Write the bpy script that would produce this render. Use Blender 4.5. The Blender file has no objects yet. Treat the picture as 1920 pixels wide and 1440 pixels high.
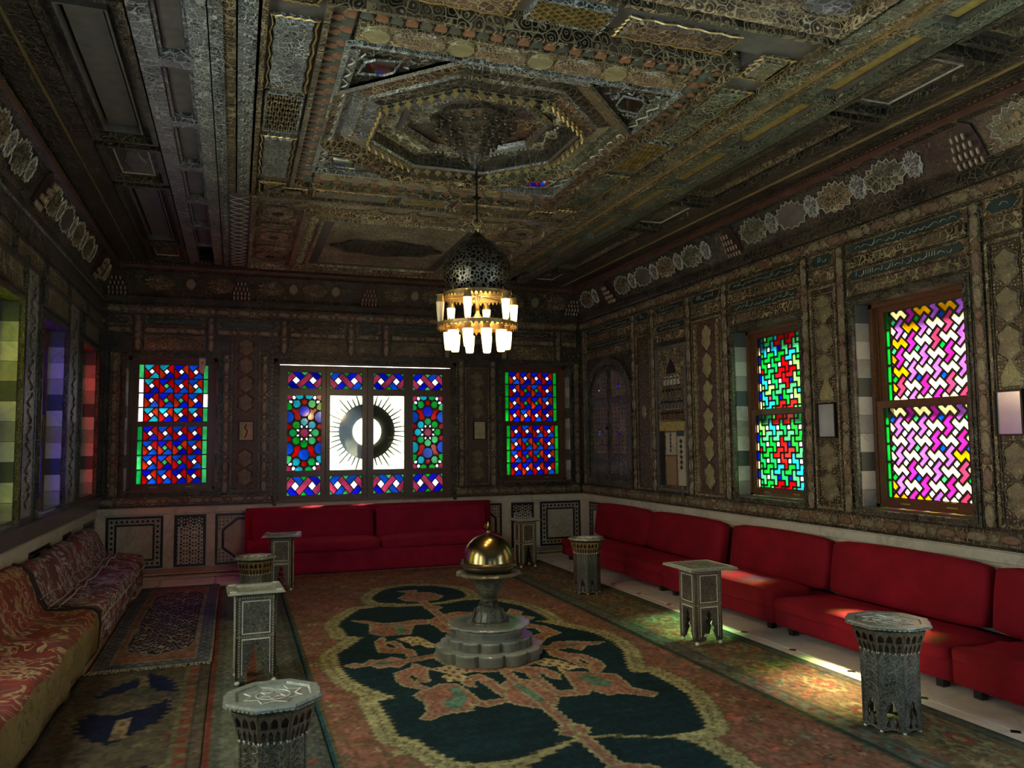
import bpy, bmesh, math, random
import numpy as np
from mathutils import Vector, Matrix, noise
PI = math.pi
rnd = random.Random(7)
sc = bpy.context.scene
COL = sc.collection

# ---------------------------------------------------------------- camera
CAM_H = 1.45
YAW, PITCH, ROLL = 0.3388, 0.0745, -0.0102
cy, sy, cp, sp = math.cos(YAW), math.sin(YAW), math.cos(PITCH), math.sin(PITCH)
f_ = Vector((sy*cp, cy*cp, sp)); r_ = Vector((cy, -sy, 0)); u_ = r_.cross(f_)
r2 = r_*math.cos(ROLL) + u_*math.sin(ROLL); u2 = -r_*math.sin(ROLL) + u_*math.cos(ROLL)
cd = bpy.data.cameras.new('camera'); cam = bpy.data.objects.new('camera', cd); COL.objects.link(cam)
M = Matrix((r2, u2, -f_)).transposed().to_4x4(); M.translation = (0, 0, CAM_H); cam.matrix_world = M
cd.sensor_width = 36.0; cd.sensor_fit = 'HORIZONTAL'; cd.lens = 1470.0/1920*36
cd.clip_start = 0.05; cd.clip_end = 200
sc.camera = cam

# ---------------------------------------------------------------- world, light, exposure
SKY = 10.0
w = bpy.data.worlds.new('sky'); sc.world = w; w.use_nodes = True
wn = w.node_tree.nodes; wn['Background'].inputs[0].default_value = (0.86, 0.95, 1.0, 1); wn['Background'].inputs[1].default_value = SKY
sc.view_settings.view_transform = 'Standard'; sc.view_settings.look = 'None'
sc.view_settings.exposure = 1.2; sc.view_settings.gamma = 1.0; sc.view_settings.use_curve_mapping = False
cy_ = sc.cycles
cy_.max_bounces = 8; cy_.diffuse_bounces = 4; cy_.glossy_bounces = 4; cy_.transmission_bounces = 4; cy_.transparent_max_bounces = 8
cy_.caustics_reflective = False; cy_.caustics_refractive = False; cy_.use_denoising = True
cy_.sample_clamp_indirect = 4.0
sun = bpy.data.lights.new('sun', 'SUN'); sun.energy = 900.0; sun.angle = math.radians(9); sun.color = (1.0, .96, .88)
so = bpy.data.objects.new('sun', sun); COL.objects.link(so); so.rotation_euler = Vector((-.57, -.19, -.80)).to_track_quat('-Z', 'Y').to_euler()
def portal(name, M4, sx, sy_):
    l = bpy.data.lights.new(name, 'AREA'); l.shape = 'RECTANGLE'; l.size = sx; l.size_y = sy_; l.cycles.is_portal = True
    o = bpy.data.objects.new(name, l); COL.objects.link(o); o.matrix_world = M4; return o

# ---------------------------------------------------------------- materials
def newmat(name):
    m = bpy.data.materials.new(name); m.use_nodes = True
    nt = m.node_tree; nt.nodes.clear()
    o = nt.nodes.new('ShaderNodeOutputMaterial'); b = nt.nodes.new('ShaderNodeBsdfPrincipled')
    nt.links.new(b.outputs[0], o.inputs[0]); return m, nt, b, o
def N(nt, t, **k):
    n = nt.nodes.new(t)
    for a, v in k.items():
        if a.startswith('i_'): n.inputs[a[2:].replace('_', ' ')].default_value = v
        else: setattr(n, a, v)
    return n
def coord(nt, scale=1.0, distort=0.0, dscale=3.0, kind='Object', stretch=None):
    tc = N(nt, 'ShaderNodeTexCoord'); v = tc.outputs[kind]
    if stretch:
        mp = N(nt, 'ShaderNodeMapping'); mp.inputs['Scale'].default_value = stretch; nt.links.new(v, mp.inputs[0]); v = mp.outputs[0]
    if distort:
        nz = N(nt, 'ShaderNodeTexNoise'); nz.inputs['Scale'].default_value = dscale; nt.links.new(v, nz.inputs['Vector'])
        mx = N(nt, 'ShaderNodeMix', data_type='VECTOR'); 
        ad = N(nt, 'ShaderNodeVectorMath', operation='SCALE'); ad.inputs['Scale'].default_value = distort
        nt.links.new(nz.outputs['Color'], ad.inputs[0])
        a2 = N(nt, 'ShaderNodeVectorMath', operation='ADD'); nt.links.new(v, a2.inputs[0]); nt.links.new(ad.outputs[0], a2.inputs[1]); v = a2.outputs[0]
    return v
def ramp(nt, fac, stops, interp='LINEAR'):
    r = N(nt, 'ShaderNodeValToRGB'); r.color_ramp.interpolation = interp
    e = r.color_ramp.elements
    while len(e) < len(stops): e.new(0.5)
    for i, (p, c) in enumerate(stops):
        e[i].position = p; e[i].color = (c[0], c[1], c[2], 1) if hasattr(c, '__len__') else (c, c, c, 1)
    nt.links.new(fac, r.inputs[0]); return r.outputs[0]
def mixc(nt, fac, a, b, mode='MIX'):
    m = N(nt, 'ShaderNodeMix', data_type='RGBA', blend_type=mode)
    for s, v in ((m.inputs[0], fac), (m.inputs[6], a), (m.inputs[7], b)):
        if hasattr(v, 'is_linked') or isinstance(v, bpy.types.NodeSocket): nt.links.new(v, s)
        elif hasattr(v, '__len__'): s.default_value = (v[0], v[1], v[2], 1)
        else: s.default_value = v
    return m.outputs[2]
def bump(nt, b, h, strength=0.5, dist=0.01):
    n = N(nt, 'ShaderNodeBump'); n.inputs['Strength'].default_value = strength; n.inputs['Distance'].default_value = dist
    nt.links.new(h, n.inputs['Height']); nt.links.new(n.outputs[0], b.inputs['Normal'])
def plain(name, c, rough=0.5, metal=0.0, var=0.25, nscale=8, bstr=0.0, spec=None):
    m, nt, b, o = newmat(name)
    v = coord(nt); nz = N(nt, 'ShaderNodeTexNoise', i_Scale=nscale, i_Detail=4.0); nt.links.new(v, nz.inputs['Vector'])
    c1 = tuple(x*(1-var) for x in c); c2 = tuple(min(1, x*(1+var)) for x in c)
    nt.links.new(ramp(nt, nz.outputs[0], [(0.3, c1), (0.7, c2)]), b.inputs['Base Color'])
    b.inputs['Roughness'].default_value = rough; b.inputs['Metallic'].default_value = metal
    if spec is not None: b.inputs['Specular IOR Level'].default_value = spec
    if bstr: bump(nt, b, nz.outputs[0], bstr, 0.005)
    return m
def carved(name, dark, mid, gold, scale=18.0, rough=0.32, line=0.16, distort=0.05, bstr=0.9, spec=0.7, gl=0.8, k=1.0):
    """painted and gilded gesso relief: curling scrolls of gold over two ground colours"""
    def adj(c, q): g = (c[0]+c[1]+c[2])/3; return tuple(min(.9, (x*.75+g*.25)*q*k*h_) for x, h_ in zip(c, (.95, 1.0, .90)))
    dark, mid, gold = adj(dark, .6), adj(mid, 1.15), adj(gold, 2.9)
    m, nt, b, o = newmat(name)
    v = coord(nt, distort=distort, dscale=scale*0.6)
    vo = N(nt, 'ShaderNodeTexVoronoi', i_Scale=scale*.95); nt.links.new(v, vo.inputs['Vector']); vo.inputs['Randomness'].default_value = .75
    ve = N(nt, 'ShaderNodeTexVoronoi', feature='DISTANCE_TO_EDGE', i_Scale=scale*.95); nt.links.new(v, ve.inputs['Vector']); ve.inputs['Randomness'].default_value = .75
    pp = N(nt, 'ShaderNodeMath', operation='MULTIPLY'); nt.links.new(vo.outputs['Distance'], pp.inputs[0]); pp.inputs[1].default_value = 3.6
    p2 = N(nt, 'ShaderNodeMath', operation='PINGPONG'); nt.links.new(pp.outputs[0], p2.inputs[0]); p2.inputs[1].default_value = 0.5
    n4 = N(nt, 'ShaderNodeTexNoise', i_Scale=scale*.35, i_Detail=4.0); nt.links.new(v, n4.inputs['Vector'])
    ground = ramp(nt, n4.outputs[0], [(0.42, dark), (0.58, mid)])
    veins = ramp(nt, p2.outputs[0], [(0.34, 0.0), (0.44, gl)])
    edge = ramp(nt, ve.outputs['Distance'], [(0.02, 0.9), (0.07, 0.0)])
    mx = N(nt, 'ShaderNodeMath', operation='MAXIMUM'); nt.links.new(veins, mx.inputs[0]); nt.links.new(edge, mx.inputs[1])
    nz = N(nt, 'ShaderNodeTexNoise', i_Scale=2.6, i_Detail=5.0); nt.links.new(coord(nt), nz.inputs['Vector'])
    wear = ramp(nt, nz.outputs[0], [(0.35, 0.35), (0.65, 1.0)])
    ml = N(nt, 'ShaderNodeMath', operation='MULTIPLY'); nt.links.new(mx.outputs[0], ml.inputs[0]); nt.links.new(wear, ml.inputs[1])
    nt.links.new(mixc(nt, ml.outputs[0], ground, gold), b.inputs['Base Color'])
    b.inputs['Roughness'].default_value = rough; b.inputs['Specular IOR Level'].default_value = spec
    bump(nt, b, mx.outputs[0], bstr, 0.010)
    return m
def woodmat(name, c, c2, rough=0.35, sc_=6.0):
    m, nt, b, o = newmat(name)
    v = coord(nt, stretch=(9, 9, 1.0)); nz = N(nt, 'ShaderNodeTexNoise', i_Scale=sc_, i_Detail=6.0); nt.links.new(v, nz.inputs['Vector'])
    nt.links.new(ramp(nt, nz.outputs[0], [(0.3, c), (0.7, c2)]), b.inputs['Base Color']); b.inputs['Roughness'].default_value = rough
    bump(nt, b, nz.outputs[0], 0.15, 0.003); return m
def glass(name, c, mix=0.12):
    """stained glass: tints the daylight that passes, glows a little, and keeps a gloss"""
    m, nt, b, o = newmat(name); nt.nodes.remove(b)
    v = coord(nt, kind='Object'); nz = N(nt, 'ShaderNodeTexNoise', i_Scale=9.0, i_Detail=2.0); nt.links.new(v, nz.inputs['Vector'])
    col = ramp(nt, nz.outputs[0], [(0.3, tuple(x*0.75 for x in c)), (0.7, tuple(min(1, x*1.2) for x in c))])
    t = N(nt, 'ShaderNodeBsdfTransparent'); nt.links.new(col, t.inputs[0])
    d = N(nt, 'ShaderNodeBsdfTranslucent'); nt.links.new(col, d.inputs[0])
    g = N(nt, 'ShaderNodeBsdfGlossy', i_Roughness=0.08)
    m1 = N(nt, 'ShaderNodeMixShader'); m1.inputs[0].default_value = mix; nt.links.new(t.outputs[0], m1.inputs[1]); nt.links.new(d.outputs[0], m1.inputs[2])
    m2 = N(nt, 'ShaderNodeMixShader'); m2.inputs[0].default_value = 0.04; nt.links.new(m1.outputs[0], m2.inputs[1]); nt.links.new(g.outputs[0], m2.inputs[2])
    nt.links.new(m2.outputs[0], o.inputs[0]); return m

MT = {}
# carved and painted wood
MT['wood'] = carved('carved_brown_wood', (0.040, 0.028, 0.016), (0.085, 0.055, 0.028), (0.19, 0.14, 0.065), 16)
MT['wood_dark'] = carved('carved_dark_wood', (0.015, 0.012, 0.008), (0.035, 0.026, 0.016), (0.08, 0.06, 0.035), 20, gl=0.3)
MT['wood_red'] = carved('carved_red_wood', (0.055, 0.024, 0.015), (0.10, 0.045, 0.022), (0.20, 0.14, 0.06), 20)
MT['band'] = carved('gilded_band', (0.055, 0.036, 0.02), (0.10, 0.065, 0.03), (0.24, 0.18, 0.085), 26)
MT['green'] = carved('green_painted_lit_wood', (0.02, 0.035, 0.028), (0.045, 0.07, 0.05), (0.16, 0.15, 0.08), 22, spec=0.6)  # green paint; on the right ceiling it also holds green window light
MT['teal'] = plain('dark_green_field', (0.012, 0.03, 0.026), 0.45)
MT['grey'] = carved('grey_silvered_relief', (0.045, 0.048, 0.05), (0.09, 0.095, 0.10), (0.24, 0.25, 0.26), 24, rough=0.3, spec=0.8)
MT['greyplain'] = plain('worn_grey_board', (0.085, 0.08, 0.07), 0.4, var=0.35, nscale=14, bstr=0.2, spec=0.7)
MT['gold'] = plain('aged_gilt', (0.36, 0.26, 0.09), 0.38, 0.55, 0.35, 20, 0.3)
MT['goldflat'] = carved('gold_medallion', (0.50, 0.40, 0.15), (0.36, 0.28, 0.10), (0.20, 0.165, 0.07), 36, rough=0.35, k=.9)
MT['medal'] = plain('round_rosette', (0.165, 0.135, 0.078), .35, var=.55, nscale=70, bstr=.6, spec=.8)
MT['medalred'] = plain('russet_rosette', (0.135, 0.082, 0.05), .35, var=.5, nscale=70, bstr=.6, spec=.8)
MT['olive'] = plain('olive_yellow_panel', (0.30, 0.235, 0.055), 0.4, var=0.35, nscale=25, bstr=0.2, spec=0.7)
MT['red_mould'] = plain('red_moulding', (0.085, 0.040, 0.026), 0.45, var=0.3)
MT['pale'] = plain('pale_scroll', (0.42, 0.42, 0.34), 0.4, var=0.25, nscale=30)
MT['black'] = plain('black_gap', (0.006, 0.005, 0.004), 0.6)
MT['frame'] = woodmat('window_frame_wood', (0.055, 0.024, 0.011), (0.12, 0.055, 0.024), 0.28)
MT['casing'] = carved('dark_casing', (0.028, 0.025, 0.018), (0.055, 0.048, 0.034), (0.11, 0.10, 0.07), 40, rough=0.25)
MT['lead'] = plain('lead_came', (0.02, 0.015, 0.015), 0.5)
MT['mirror'] = plain('mirror_glass', (0.75, 0.78, 0.76), 0.04, 1.0, 0.05)
MT['mauve'] = carved('lilac_lit_relief', (0.05, 0.048, 0.06), (0.09, 0.085, 0.105), (0.16, 0.155, 0.19), 16, rough=.28, spec=.9)  # lilac window light put into the colour of the left ceiling
MT['terracotta'] = plain('terracotta_scale', (0.21, 0.10, 0.05), 0.4, var=0.3, nscale=30, bstr=0.3)
MT['tealscale'] = plain('slate_green_scale', (0.065, 0.075, 0.055), 0.4, var=0.3, nscale=30, bstr=0.3)
MT['rodgold'] = plain('tarnished_gold_bead', (0.32, 0.25, 0.10), 0.35, 0.4)
def stipple(name, ground, dot, scale=90.0):
    m, nt, b, o = newmat(name); vo = N(nt, 'ShaderNodeTexVoronoi', i_Scale=scale); vo.inputs['Randomness'].default_value = .35; nt.links.new(coord(nt), vo.inputs['Vector'])
    d = ramp(nt, vo.outputs['Distance'], [(.22, 1.0), (.34, 0.0)]); nt.links.new(mixc(nt, d, ground, dot), b.inputs['Base Color']); b.inputs['Roughness'].default_value = .4; bump(nt, b, d, .6, .004); return m
MT['stipple'] = stipple('dotted_gold_ground', (0.030, 0.020, 0.012), (0.34, 0.26, 0.14), 44)
MT['stipred'] = stipple('dotted_russet_ground', (0.055, 0.024, 0.020), (0.20, 0.12, 0.08), 44)
MT['palemedal'] = carved('pale_gilt_medallion', (0.16, 0.12, 0.06), (0.20, 0.15, 0.075), (0.22, 0.17, 0.09), 40, k=.9)
# stone
def marble(name, c, c2, rough=0.3, s=1.5, vein=0.25):
    m, nt, b, o = newmat(name)
    v = coord(nt, distort=0.4, dscale=2.0, kind='Object'); nz = N(nt, 'ShaderNodeTexNoise', i_Scale=s, i_Detail=8.0, i_Roughness=0.6); nt.links.new(v, nz.inputs['Vector'])
    n2 = N(nt, 'ShaderNodeTexNoise', i_Scale=30.0, i_Detail=3.0); nt.links.new(v, n2.inputs['Vector'])
    c0 = ramp(nt, nz.outputs[0], [(0.3, c2), (0.5, c), (0.52, tuple(x*(1-vein) for x in c)), (0.56, c), (0.8, c)])
    nt.links.new(mixc(nt, 0.12, c0, ramp(nt, n2.outputs[0], [(0.3, 0.2), (0.7, 0.8)]), 'OVERLAY'), b.inputs['Base Color'])
    b.inputs['Roughness'].default_value = rough; return m
MT['marble'] = marble('cream_marble', (0.52, 0.49, 0.40), (0.40, 0.37, 0.29))
MT['marble_panel'] = marble('grey_cream_marble_slab', (0.42, 0.38, 0.30), (0.30, 0.28, 0.23), 0.25, 3.0)
MT['tile'] = marble('polished_floor_marble', (0.84, 0.82, 0.72), (0.74, 0.71, 0.60), 0.14, 2.0, 0.12)
MT['inlay'] = plain('black_stone_inlay', (0.012, 0.012, 0.014), 0.3)
MT['inlaygrey'] = plain('grey_stone_inlay', (0.30, 0.29, 0.26), 0.3)
MT['stone_light'] = marble('pale_jamb_stone', (0.50, 0.50, 0.48), (0.40, 0.40, 0.38), 0.5)
MT['stone_mid'] = marble('buff_jamb_stone', (0.30, 0.30, 0.28), (0.22, 0.22, 0.2), 0.5)
MT['stone_dark'] = marble('dark_jamb_stone', (0.05, 0.06, 0.065), (0.04, 0.045, 0.05), 0.5)
MT['plaster'] = plain('outer_masonry', (0.35, 0.33, 0.29), 0.8)
MT['sill'] = plain('dark_grey_painted_shelf', (0.055, 0.06, 0.065), 0.3, var=0.2, spec=0.6)
MT['polished_sill'] = plain('varnished_sill', (0.10, 0.075, 0.05), 0.12, var=0.2, spec=1.0)
# metals
MT['brass'] = plain('dark_polished_brass', (0.20, 0.14, 0.062), 0.22, 1.0, 0.25, 6)
MT['bronze'] = carved('cast_bronze', (0.07, 0.055, 0.03), (0.13, 0.10, 0.05), (0.22, 0.18, 0.09), 45, rough=0.3, bstr=0.5, spec=1.0, k=.36)
MT['iron'] = plain('black_iron', (0.015, 0.013, 0.01), 0.4, 0.6)

# ---------------------------------------------------------------- mesh building
class MB:
    def __init__(s): s.v = []; s.f = []; s.m = []; s.mat = 0; s.T = None
    def add(s, vs, fs):
        o = len(s.v)
        if s.T is not None: vs = [tuple(s.T @ Vector(p)) for p in vs]
        s.v += [tuple(p) for p in vs]; s.f += [tuple(i+o for i in f) for f in fs]; s.m += [s.mat]*len(fs)
    def box(s, x0, x1, y0, y1, z0, z1):
        s.add([(x0,y0,z0),(x1,y0,z0),(x1,y1,z0),(x0,y1,z0),(x0,y0,z1),(x1,y0,z1),(x1,y1,z1),(x0,y1,z1)],
              [(0,3,2,1),(4,5,6,7),(0,1,5,4),(1,2,6,5),(2,3,7,6),(3,0,4,7)])
    def bev(s, x0, x1, y0, y1, z0, z1, b):
        """box whose top (z1) is bevelled inwards by b"""
        s.frus([(x0,y0),(x1,y0),(x1,y1),(x0,y1)], [(x0+b,y0+b),(x1-b,y0+b),(x1-b,y1-b),(x0+b,y1-b)], z0, z1)
    def frus(s, p, q, z0, z1, cap0=True, cap1=True):
        n = len(p); fs = [(i, (i+1) % n, n+(i+1) % n, n+i) for i in range(n)]
        if cap0: fs.append(tuple(reversed(range(n))))
        if cap1: fs.append(tuple(range(n, 2*n)))
        s.add([(a, b, z0) for a, b in p]+[(a, b, z1) for a, b in q], fs)
    def prism(s, p, z0, z1): s.frus(p, p, z0, z1)
    def lathe(s, prof, n=24, c=(0, 0), lobe=0, amp=0.0, cap=True, a0=0.0):
        vs = []
        for r, z in prof:
            for i in range(n):
                a = a0+2*PI*i/n; rr = r*(1+amp*math.cos(lobe*a)) if lobe else r
                vs.append((c[0]+rr*math.cos(a), c[1]+rr*math.sin(a), z))
        fs = [(k*n+i, k*n+(i+1) % n, (k+1)*n+(i+1) % n, (k+1)*n+i) for k in range(len(prof)-1) for i in range(n)]
        if cap: fs += [tuple(reversed(range(n))), tuple(range((len(prof)-1)*n, len(prof)*n))]
        s.add(vs, fs)
    def tube(s, pts, r, n=5, closed=False, up=Vector((0, 0, 1))):
        P = [Vector(p) for p in pts]; m = len(P); vs = []
        for i in range(m):
            a = P[i-1] if (i or closed) else P[0]; b = P[(i+1) % m] if (i < m-1 or closed) else P[-1]
            t = (b-a); t = t.normalized() if t.length > 1e-9 else Vector((1, 0, 0))
            q = t.cross(up)
            if q.length < 1e-3: q = t.cross(Vector((1, 0, 0)))
            q.normalize(); w_ = q.cross(t)
            for k in range(n):
                an = 2*PI*k/n; vs.append(P[i]+(q*math.cos(an)+w_*math.sin(an))*r)
        fs = [(i*n+k, i*n+(k+1) % n, ((i+1) % m)*n+(k+1) % n, ((i+1) % m)*n+k) for i in range(m if closed else m-1) for k in range(n)]
        if not closed: fs += [tuple(reversed(range(n))), tuple(range((m-1)*n, m*n))]
        s.add(vs, fs)
    def mesh(s, name, mats, smooth=False):
        me = bpy.data.meshes.new(name); me.from_pydata(s.v, [], s.f)
        for m in (mats if isinstance(mats, (list, tuple)) else [mats]): me.materials.append(MT[m] if isinstance(m, str) else m)
        if any(s.m): me.polygons.foreach_set('material_index', s.m)
        bm = bmesh.new(); bm.from_mesh(me); bmesh.ops.recalc_face_normals(bm, faces=bm.faces); bm.to_mesh(me); bm.free()
        if smooth:
            me.polygons.foreach_set('use_smooth', [True]*len(me.polygons)); me.set_sharp_from_angle(angle=math.radians(smooth if smooth is not True else 40))
        me.update(); return me
    def build(s, name, mats, parent=None, loc=None, rotz=0, smooth=False, M4=None):
        return put(name, s.mesh(name, mats, smooth), parent, loc, rotz, M4)
def put(name, me, parent=None, loc=None, rotz=0, M4=None):
    o = bpy.data.objects.new(name, me); COL.objects.link(o)
    if parent is not None: o.parent = parent
    if M4 is not None: o.matrix_local = M4
    else:
        if loc is not None: o.location = loc
        if rotz: o.rotation_euler = (0, 0, rotz)
    return o
def empty(name, M4=None, loc=None, rotz=0, parent=None):
    o = bpy.data.objects.new(name, None); COL.objects.link(o); o.empty_display_size = 0.1
    if parent is not None: o.parent = parent
    if M4 is not None: o.matrix_local = M4
    elif loc is not None: o.location = loc; o.rotation_euler = (0, 0, rotz)
    return o
def tag(o, label, cat, group=None):
    o['label'] = label; o['category'] = cat
    if group: o['group'] = group
    return o
def struct(o): o['kind'] = 'structure'; return o
def stuff(o): o['kind'] = 'stuff'; return o
def bx(name, mat, parent, x0, x1, y0, y1, z0, z1, b=0.0):
    m = MB()
    if b: m.bev(x0, x1, y0, y1, z0, z1, b)
    else: m.box(x0, x1, y0, y1, z0, z1)
    return m.build(name, mat, parent)
def inset(poly, d):
    """move every side of a polygon inwards by d (miter)"""
    n = len(poly); A = sum(poly[i][0]*poly[(i+1) % n][1]-poly[(i+1) % n][0]*poly[i][1] for i in range(n)); sg = 1 if A > 0 else -1
    out = []
    for i in range(n):
        p0, p1, p2 = Vector(poly[i-1]), Vector(poly[i]), Vector(poly[(i+1) % n])
        e1 = (p1-p0); e2 = (p2-p1)
        if e1.length < 1e-7 or e2.length < 1e-7: out.append(tuple(p1)); continue
        e1.normalize(); e2.normalize()
        n1 = Vector((-e1.y, e1.x))*sg; n2 = Vector((-e2.y, e2.x))*sg
        k = 1+n1.dot(n2)
        out.append(tuple(p1+(n1+n2)*(d/max(k, 0.35))))
    return out
def clip(poly, x0, x1, y0, y1):
    for ax, lim, sgn in ((0, x0, 1), (0, x1, -1), (1, y0, 1), (1, y1, -1)):
        out = []
        for i in range(len(poly)):
            a, b = poly[i-1], poly[i]; ia = (a[ax]-lim)*sgn >= -1e-9; ib = (b[ax]-lim)*sgn >= -1e-9
            if ia != ib:
                t = (lim-a[ax])/(b[ax]-a[ax]); out.append((a[0]+(b[0]-a[0])*t, a[1]+(b[1]-a[1])*t))
            if ib: out.append(b)
        poly = out
        if len(poly) < 3: return []
    r = []
    for p in poly:
        if not r or (abs(p[0]-r[-1][0])+abs(p[1]-r[-1][1])) > 1e-5: r.append(p)
    if len(r) > 1 and abs(r[0][0]-r[-1][0])+abs(r[0][1]-r[-1][1]) < 1e-5: r.pop()
    return r
def area(p): return abs(sum(p[i-1][0]*p[i][1]-p[i][0]*p[i-1][1] for i in range(len(p))))/2
def cutplate(name, outers, holes, z0, z1, mat):
    """flat plate with holes: filled 2-D curve, extruded"""
    cu = bpy.data.curves.new(name, 'CURVE'); cu.dimensions = '2D'; cu.fill_mode = 'BOTH'; cu.extrude = (z1-z0)/2
    for p in list(outers)+list(holes):
        s = cu.splines.new('POLY'); s.points.add(len(p)-1); s.use_cyclic_u = True
        s.points.foreach_set('co', [c for q in p for c in (q[0], q[1], 0, 1)])
    o = bpy.data.objects.new('tmp', cu); COL.objects.link(o)
    me = bpy.data.meshes.new_from_object(o.evaluated_get(bpy.context.evaluated_depsgraph_get())); me.name = name
    bpy.data.objects.remove(o); bpy.data.curves.remove(cu)
    me.transform(Matrix.Translation((0, 0, (z0+z1)/2))); me.materials.clear(); me.materials.append(MT[mat] if isinstance(mat, str) else mat)
    return me
def ell(cx, cy_, rx, ry, n=12, a0=0.0): return [(cx+rx*math.cos(a0+2*PI*i/n), cy_+ry*math.sin(a0+2*PI*i/n)) for i in range(n)]
def star(cx, cy_, r, k=8, q=0.6, a0=0.0): return [(cx+(r if i % 2 == 0 else r*q)*math.cos(a0+PI*i/k), cy_+(r if i % 2 == 0 else r*q)*math.sin(a0+PI*i/k)) for i in range(2*k)]
def softbox(name, w_, d, h, r, mat, cuts=5, puff=0.0, seed=0, wr=0.0, parent=None, M4=None, sub=True):
    """cushion: rounded box w x d x h centred on the origin, swollen by puff, wrinkled by wr"""
    bm = bmesh.new(); bmesh.ops.create_cube(bm, size=2.0); bmesh.ops.subdivide_edges(bm, edges=bm.edges[:], cuts=cuts, use_grid_fill=True)
    for v in bm.verts:
        p = v.co.copy(); q = Vector((p.x*w_/2, p.y*d/2, p.z*h/2))
        inner = Vector((max(-w_/2+r, min(w_/2-r, q.x)), max(-d/2+r, min(d/2-r, q.y)), max(-h/2+r, min(h/2-r, q.z))))
        dv = q-inner
        if dv.length > 1e-6: q = inner+dv.normalized()*r
        pf = puff*(1-p.x**2)*(1-p.y**2)
        if abs(p.z) > 0.99: q.z += pf*(1 if p.z > 0 else -0.3)
        pf2 = puff*(1-p.x**2)*(1-p.z**2)
        if abs(p.y) > 0.99: q.y += pf2*(1 if p.y > 0 else -1)
        if wr: q += Vector((0, 0, 1))*wr*noise.noise(Vector((q.x*5+seed, q.y*5, seed*3.1)))
        v.co = q
    me = bpy.data.meshes.new(name); bm.to_mesh(me); bm.free(); me.materials.append(MT[mat]); me.polygons.foreach_set('use_smooth', [True]*len(me.polygons))
    return put(name, me, parent, M4=M4)

# ================================================================ ROOM SHELL
WL, WR_, WD, WY0, CZ = -1.469, 4.524, 9.96, -2.6, 3.57
def frame_m(o, X, Y, Z):
    m = Matrix((Vector(X), Vector(Y), Vector(Z))).transposed().to_4x4(); m.translation = o; return m
FB = frame_m((0, WD, 0), (1,0,0), (0,0,1), (0,-1,0))
FR = frame_m((WR_, 0, 0), (0,-1,0), (0,0,1), (-1,0,0))
FL = frame_m((WL, 0, 0), (0,1,0), (0,0,1), (1,0,0))
FX = frame_m((0, WY0, 0), (-1,0,0), (0,0,1), (0,1,0))
DADO = 0.746
WZ0, WZ1 = 0.92, 2.49
def wall(name, M4, x0, x1, holes, mats=('marble', 'wood_dark')):
    m = MB(); xs = sorted({x0, x1, *[h[0] for h in holes], *[h[1] for h in holes]})
    for a, b in zip(xs[:-1], xs[1:]):
        hs = sorted([h for h in holes if h[0] < b-1e-6 and h[1] > a+1e-6], key=lambda h: h[2]); y = 0.0
        segs = []
        for h in hs: segs.append((y, h[2])); y = h[3]
        segs.append((y, 3.85))
        for p, q in segs:
            if q-p < 1e-4: continue
            if p < DADO < q:
                m.mat = 0; m.box(a, b, p, DADO, -0.35, 0.0); m.mat = 1; m.box(a, b, DADO, q, -0.35, 0.0)
            else:
                m.mat = 0 if q <= DADO+1e-6 else 1; m.box(a, b, p, q, -0.35, 0.0)
    return struct(m.build(name, mats, M4=M4))
LW = [(5.43, 6.40), (7.02, 7.98), (8.70, 9.66)]; LWO = [(3.82, 4.79), (2.20, 3.17), (0.58, 1.55)]
RWN = [(5.42, 6.375), (3.82, 4.81)]; RWO = [(2.22, 3.20), (0.60, 1.58)]
wall_back = wall('wall_back', FB, WL-0.35, WR_+0.35, [(-1.2, -0.21, WZ0, WZ1), (0.47, 2.68, 0.75, 2.46), (3.36, 4.35, WZ0, WZ1)])
wall_left = wall('wall_left', FL, WY0, WD, [(a, b, WZ0, WZ1) for a, b in LW+LWO])
wall_right = wall('wall_right', FR, -WD, -WY0, [(-b, -a, WZ0, WZ1) for a, b in RWN+RWO])
wall_rear = wall('wall_rear', FX, -WR_-0.35, -WL+0.35, [(-3.5, -2.4, 0.9, 2.5), (-0.6, 0.5, 0.9, 2.5)])

# floor: marble flags with small black corner stones
fl = struct(bx('floor', 'marble', None, WL-0.3, WR_+0.3, WY0-0.3, WD+0.3, -0.25, -0.012))
TS = 0.55
tm = MB(); cc = 0.03; g_ = 0.002
tm.frus([(cc,g_),(TS-cc,g_),(TS-g_,cc),(TS-g_,TS-cc),(TS-cc,TS-g_),(cc,TS-g_),(g_,TS-cc),(g_,cc)],
        [(cc,.004),(TS-cc,.004),(TS-.004,cc),(TS-.004,TS-cc),(TS-cc,TS-.004),(cc,TS-.004),(.004,TS-cc),(.004,cc)], -0.012, 0.0)
tme = tm.mesh('floor_tile', 'tile')
im = MB(); im.prism([(cc-.002,0),(0,cc-.002),(-cc+.002,0),(0,-cc+.002)], -0.012, 0.0005); ime = im.mesh('corner_stone', 'inlay')
for i in range(-10, 2):
    for j in range(-5, 10):
        x, y = 3.66+i*TS, 4.597+j*TS
        if x+TS > WR_-0.0 and i > 0: continue
        if -0.9 < x < 2.8 and y < 8.0: continue      # hidden beneath the carpets
        if -1.4 < x < 3.0 and y < 8.3 and x+TS < 3.4: continue
        put('floor_tile', tme, fl, (x, y, 0)); 
        if i > -10: put('corner_stone', ime, fl, (x, y, 0))

# low marble steps along the back wall
st = struct(MB().build('trim_1', 'marble')) if False else None
m = MB(); m.bev(WL, WR_, 0.0, 0.02, 0, 0.52, 0.005); m.bev(WL, WR_, 0.02, 0.045, 0, 0.36, 0.008)
struct(m.build('baseboard_back', 'marble', M4=FB))

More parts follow.
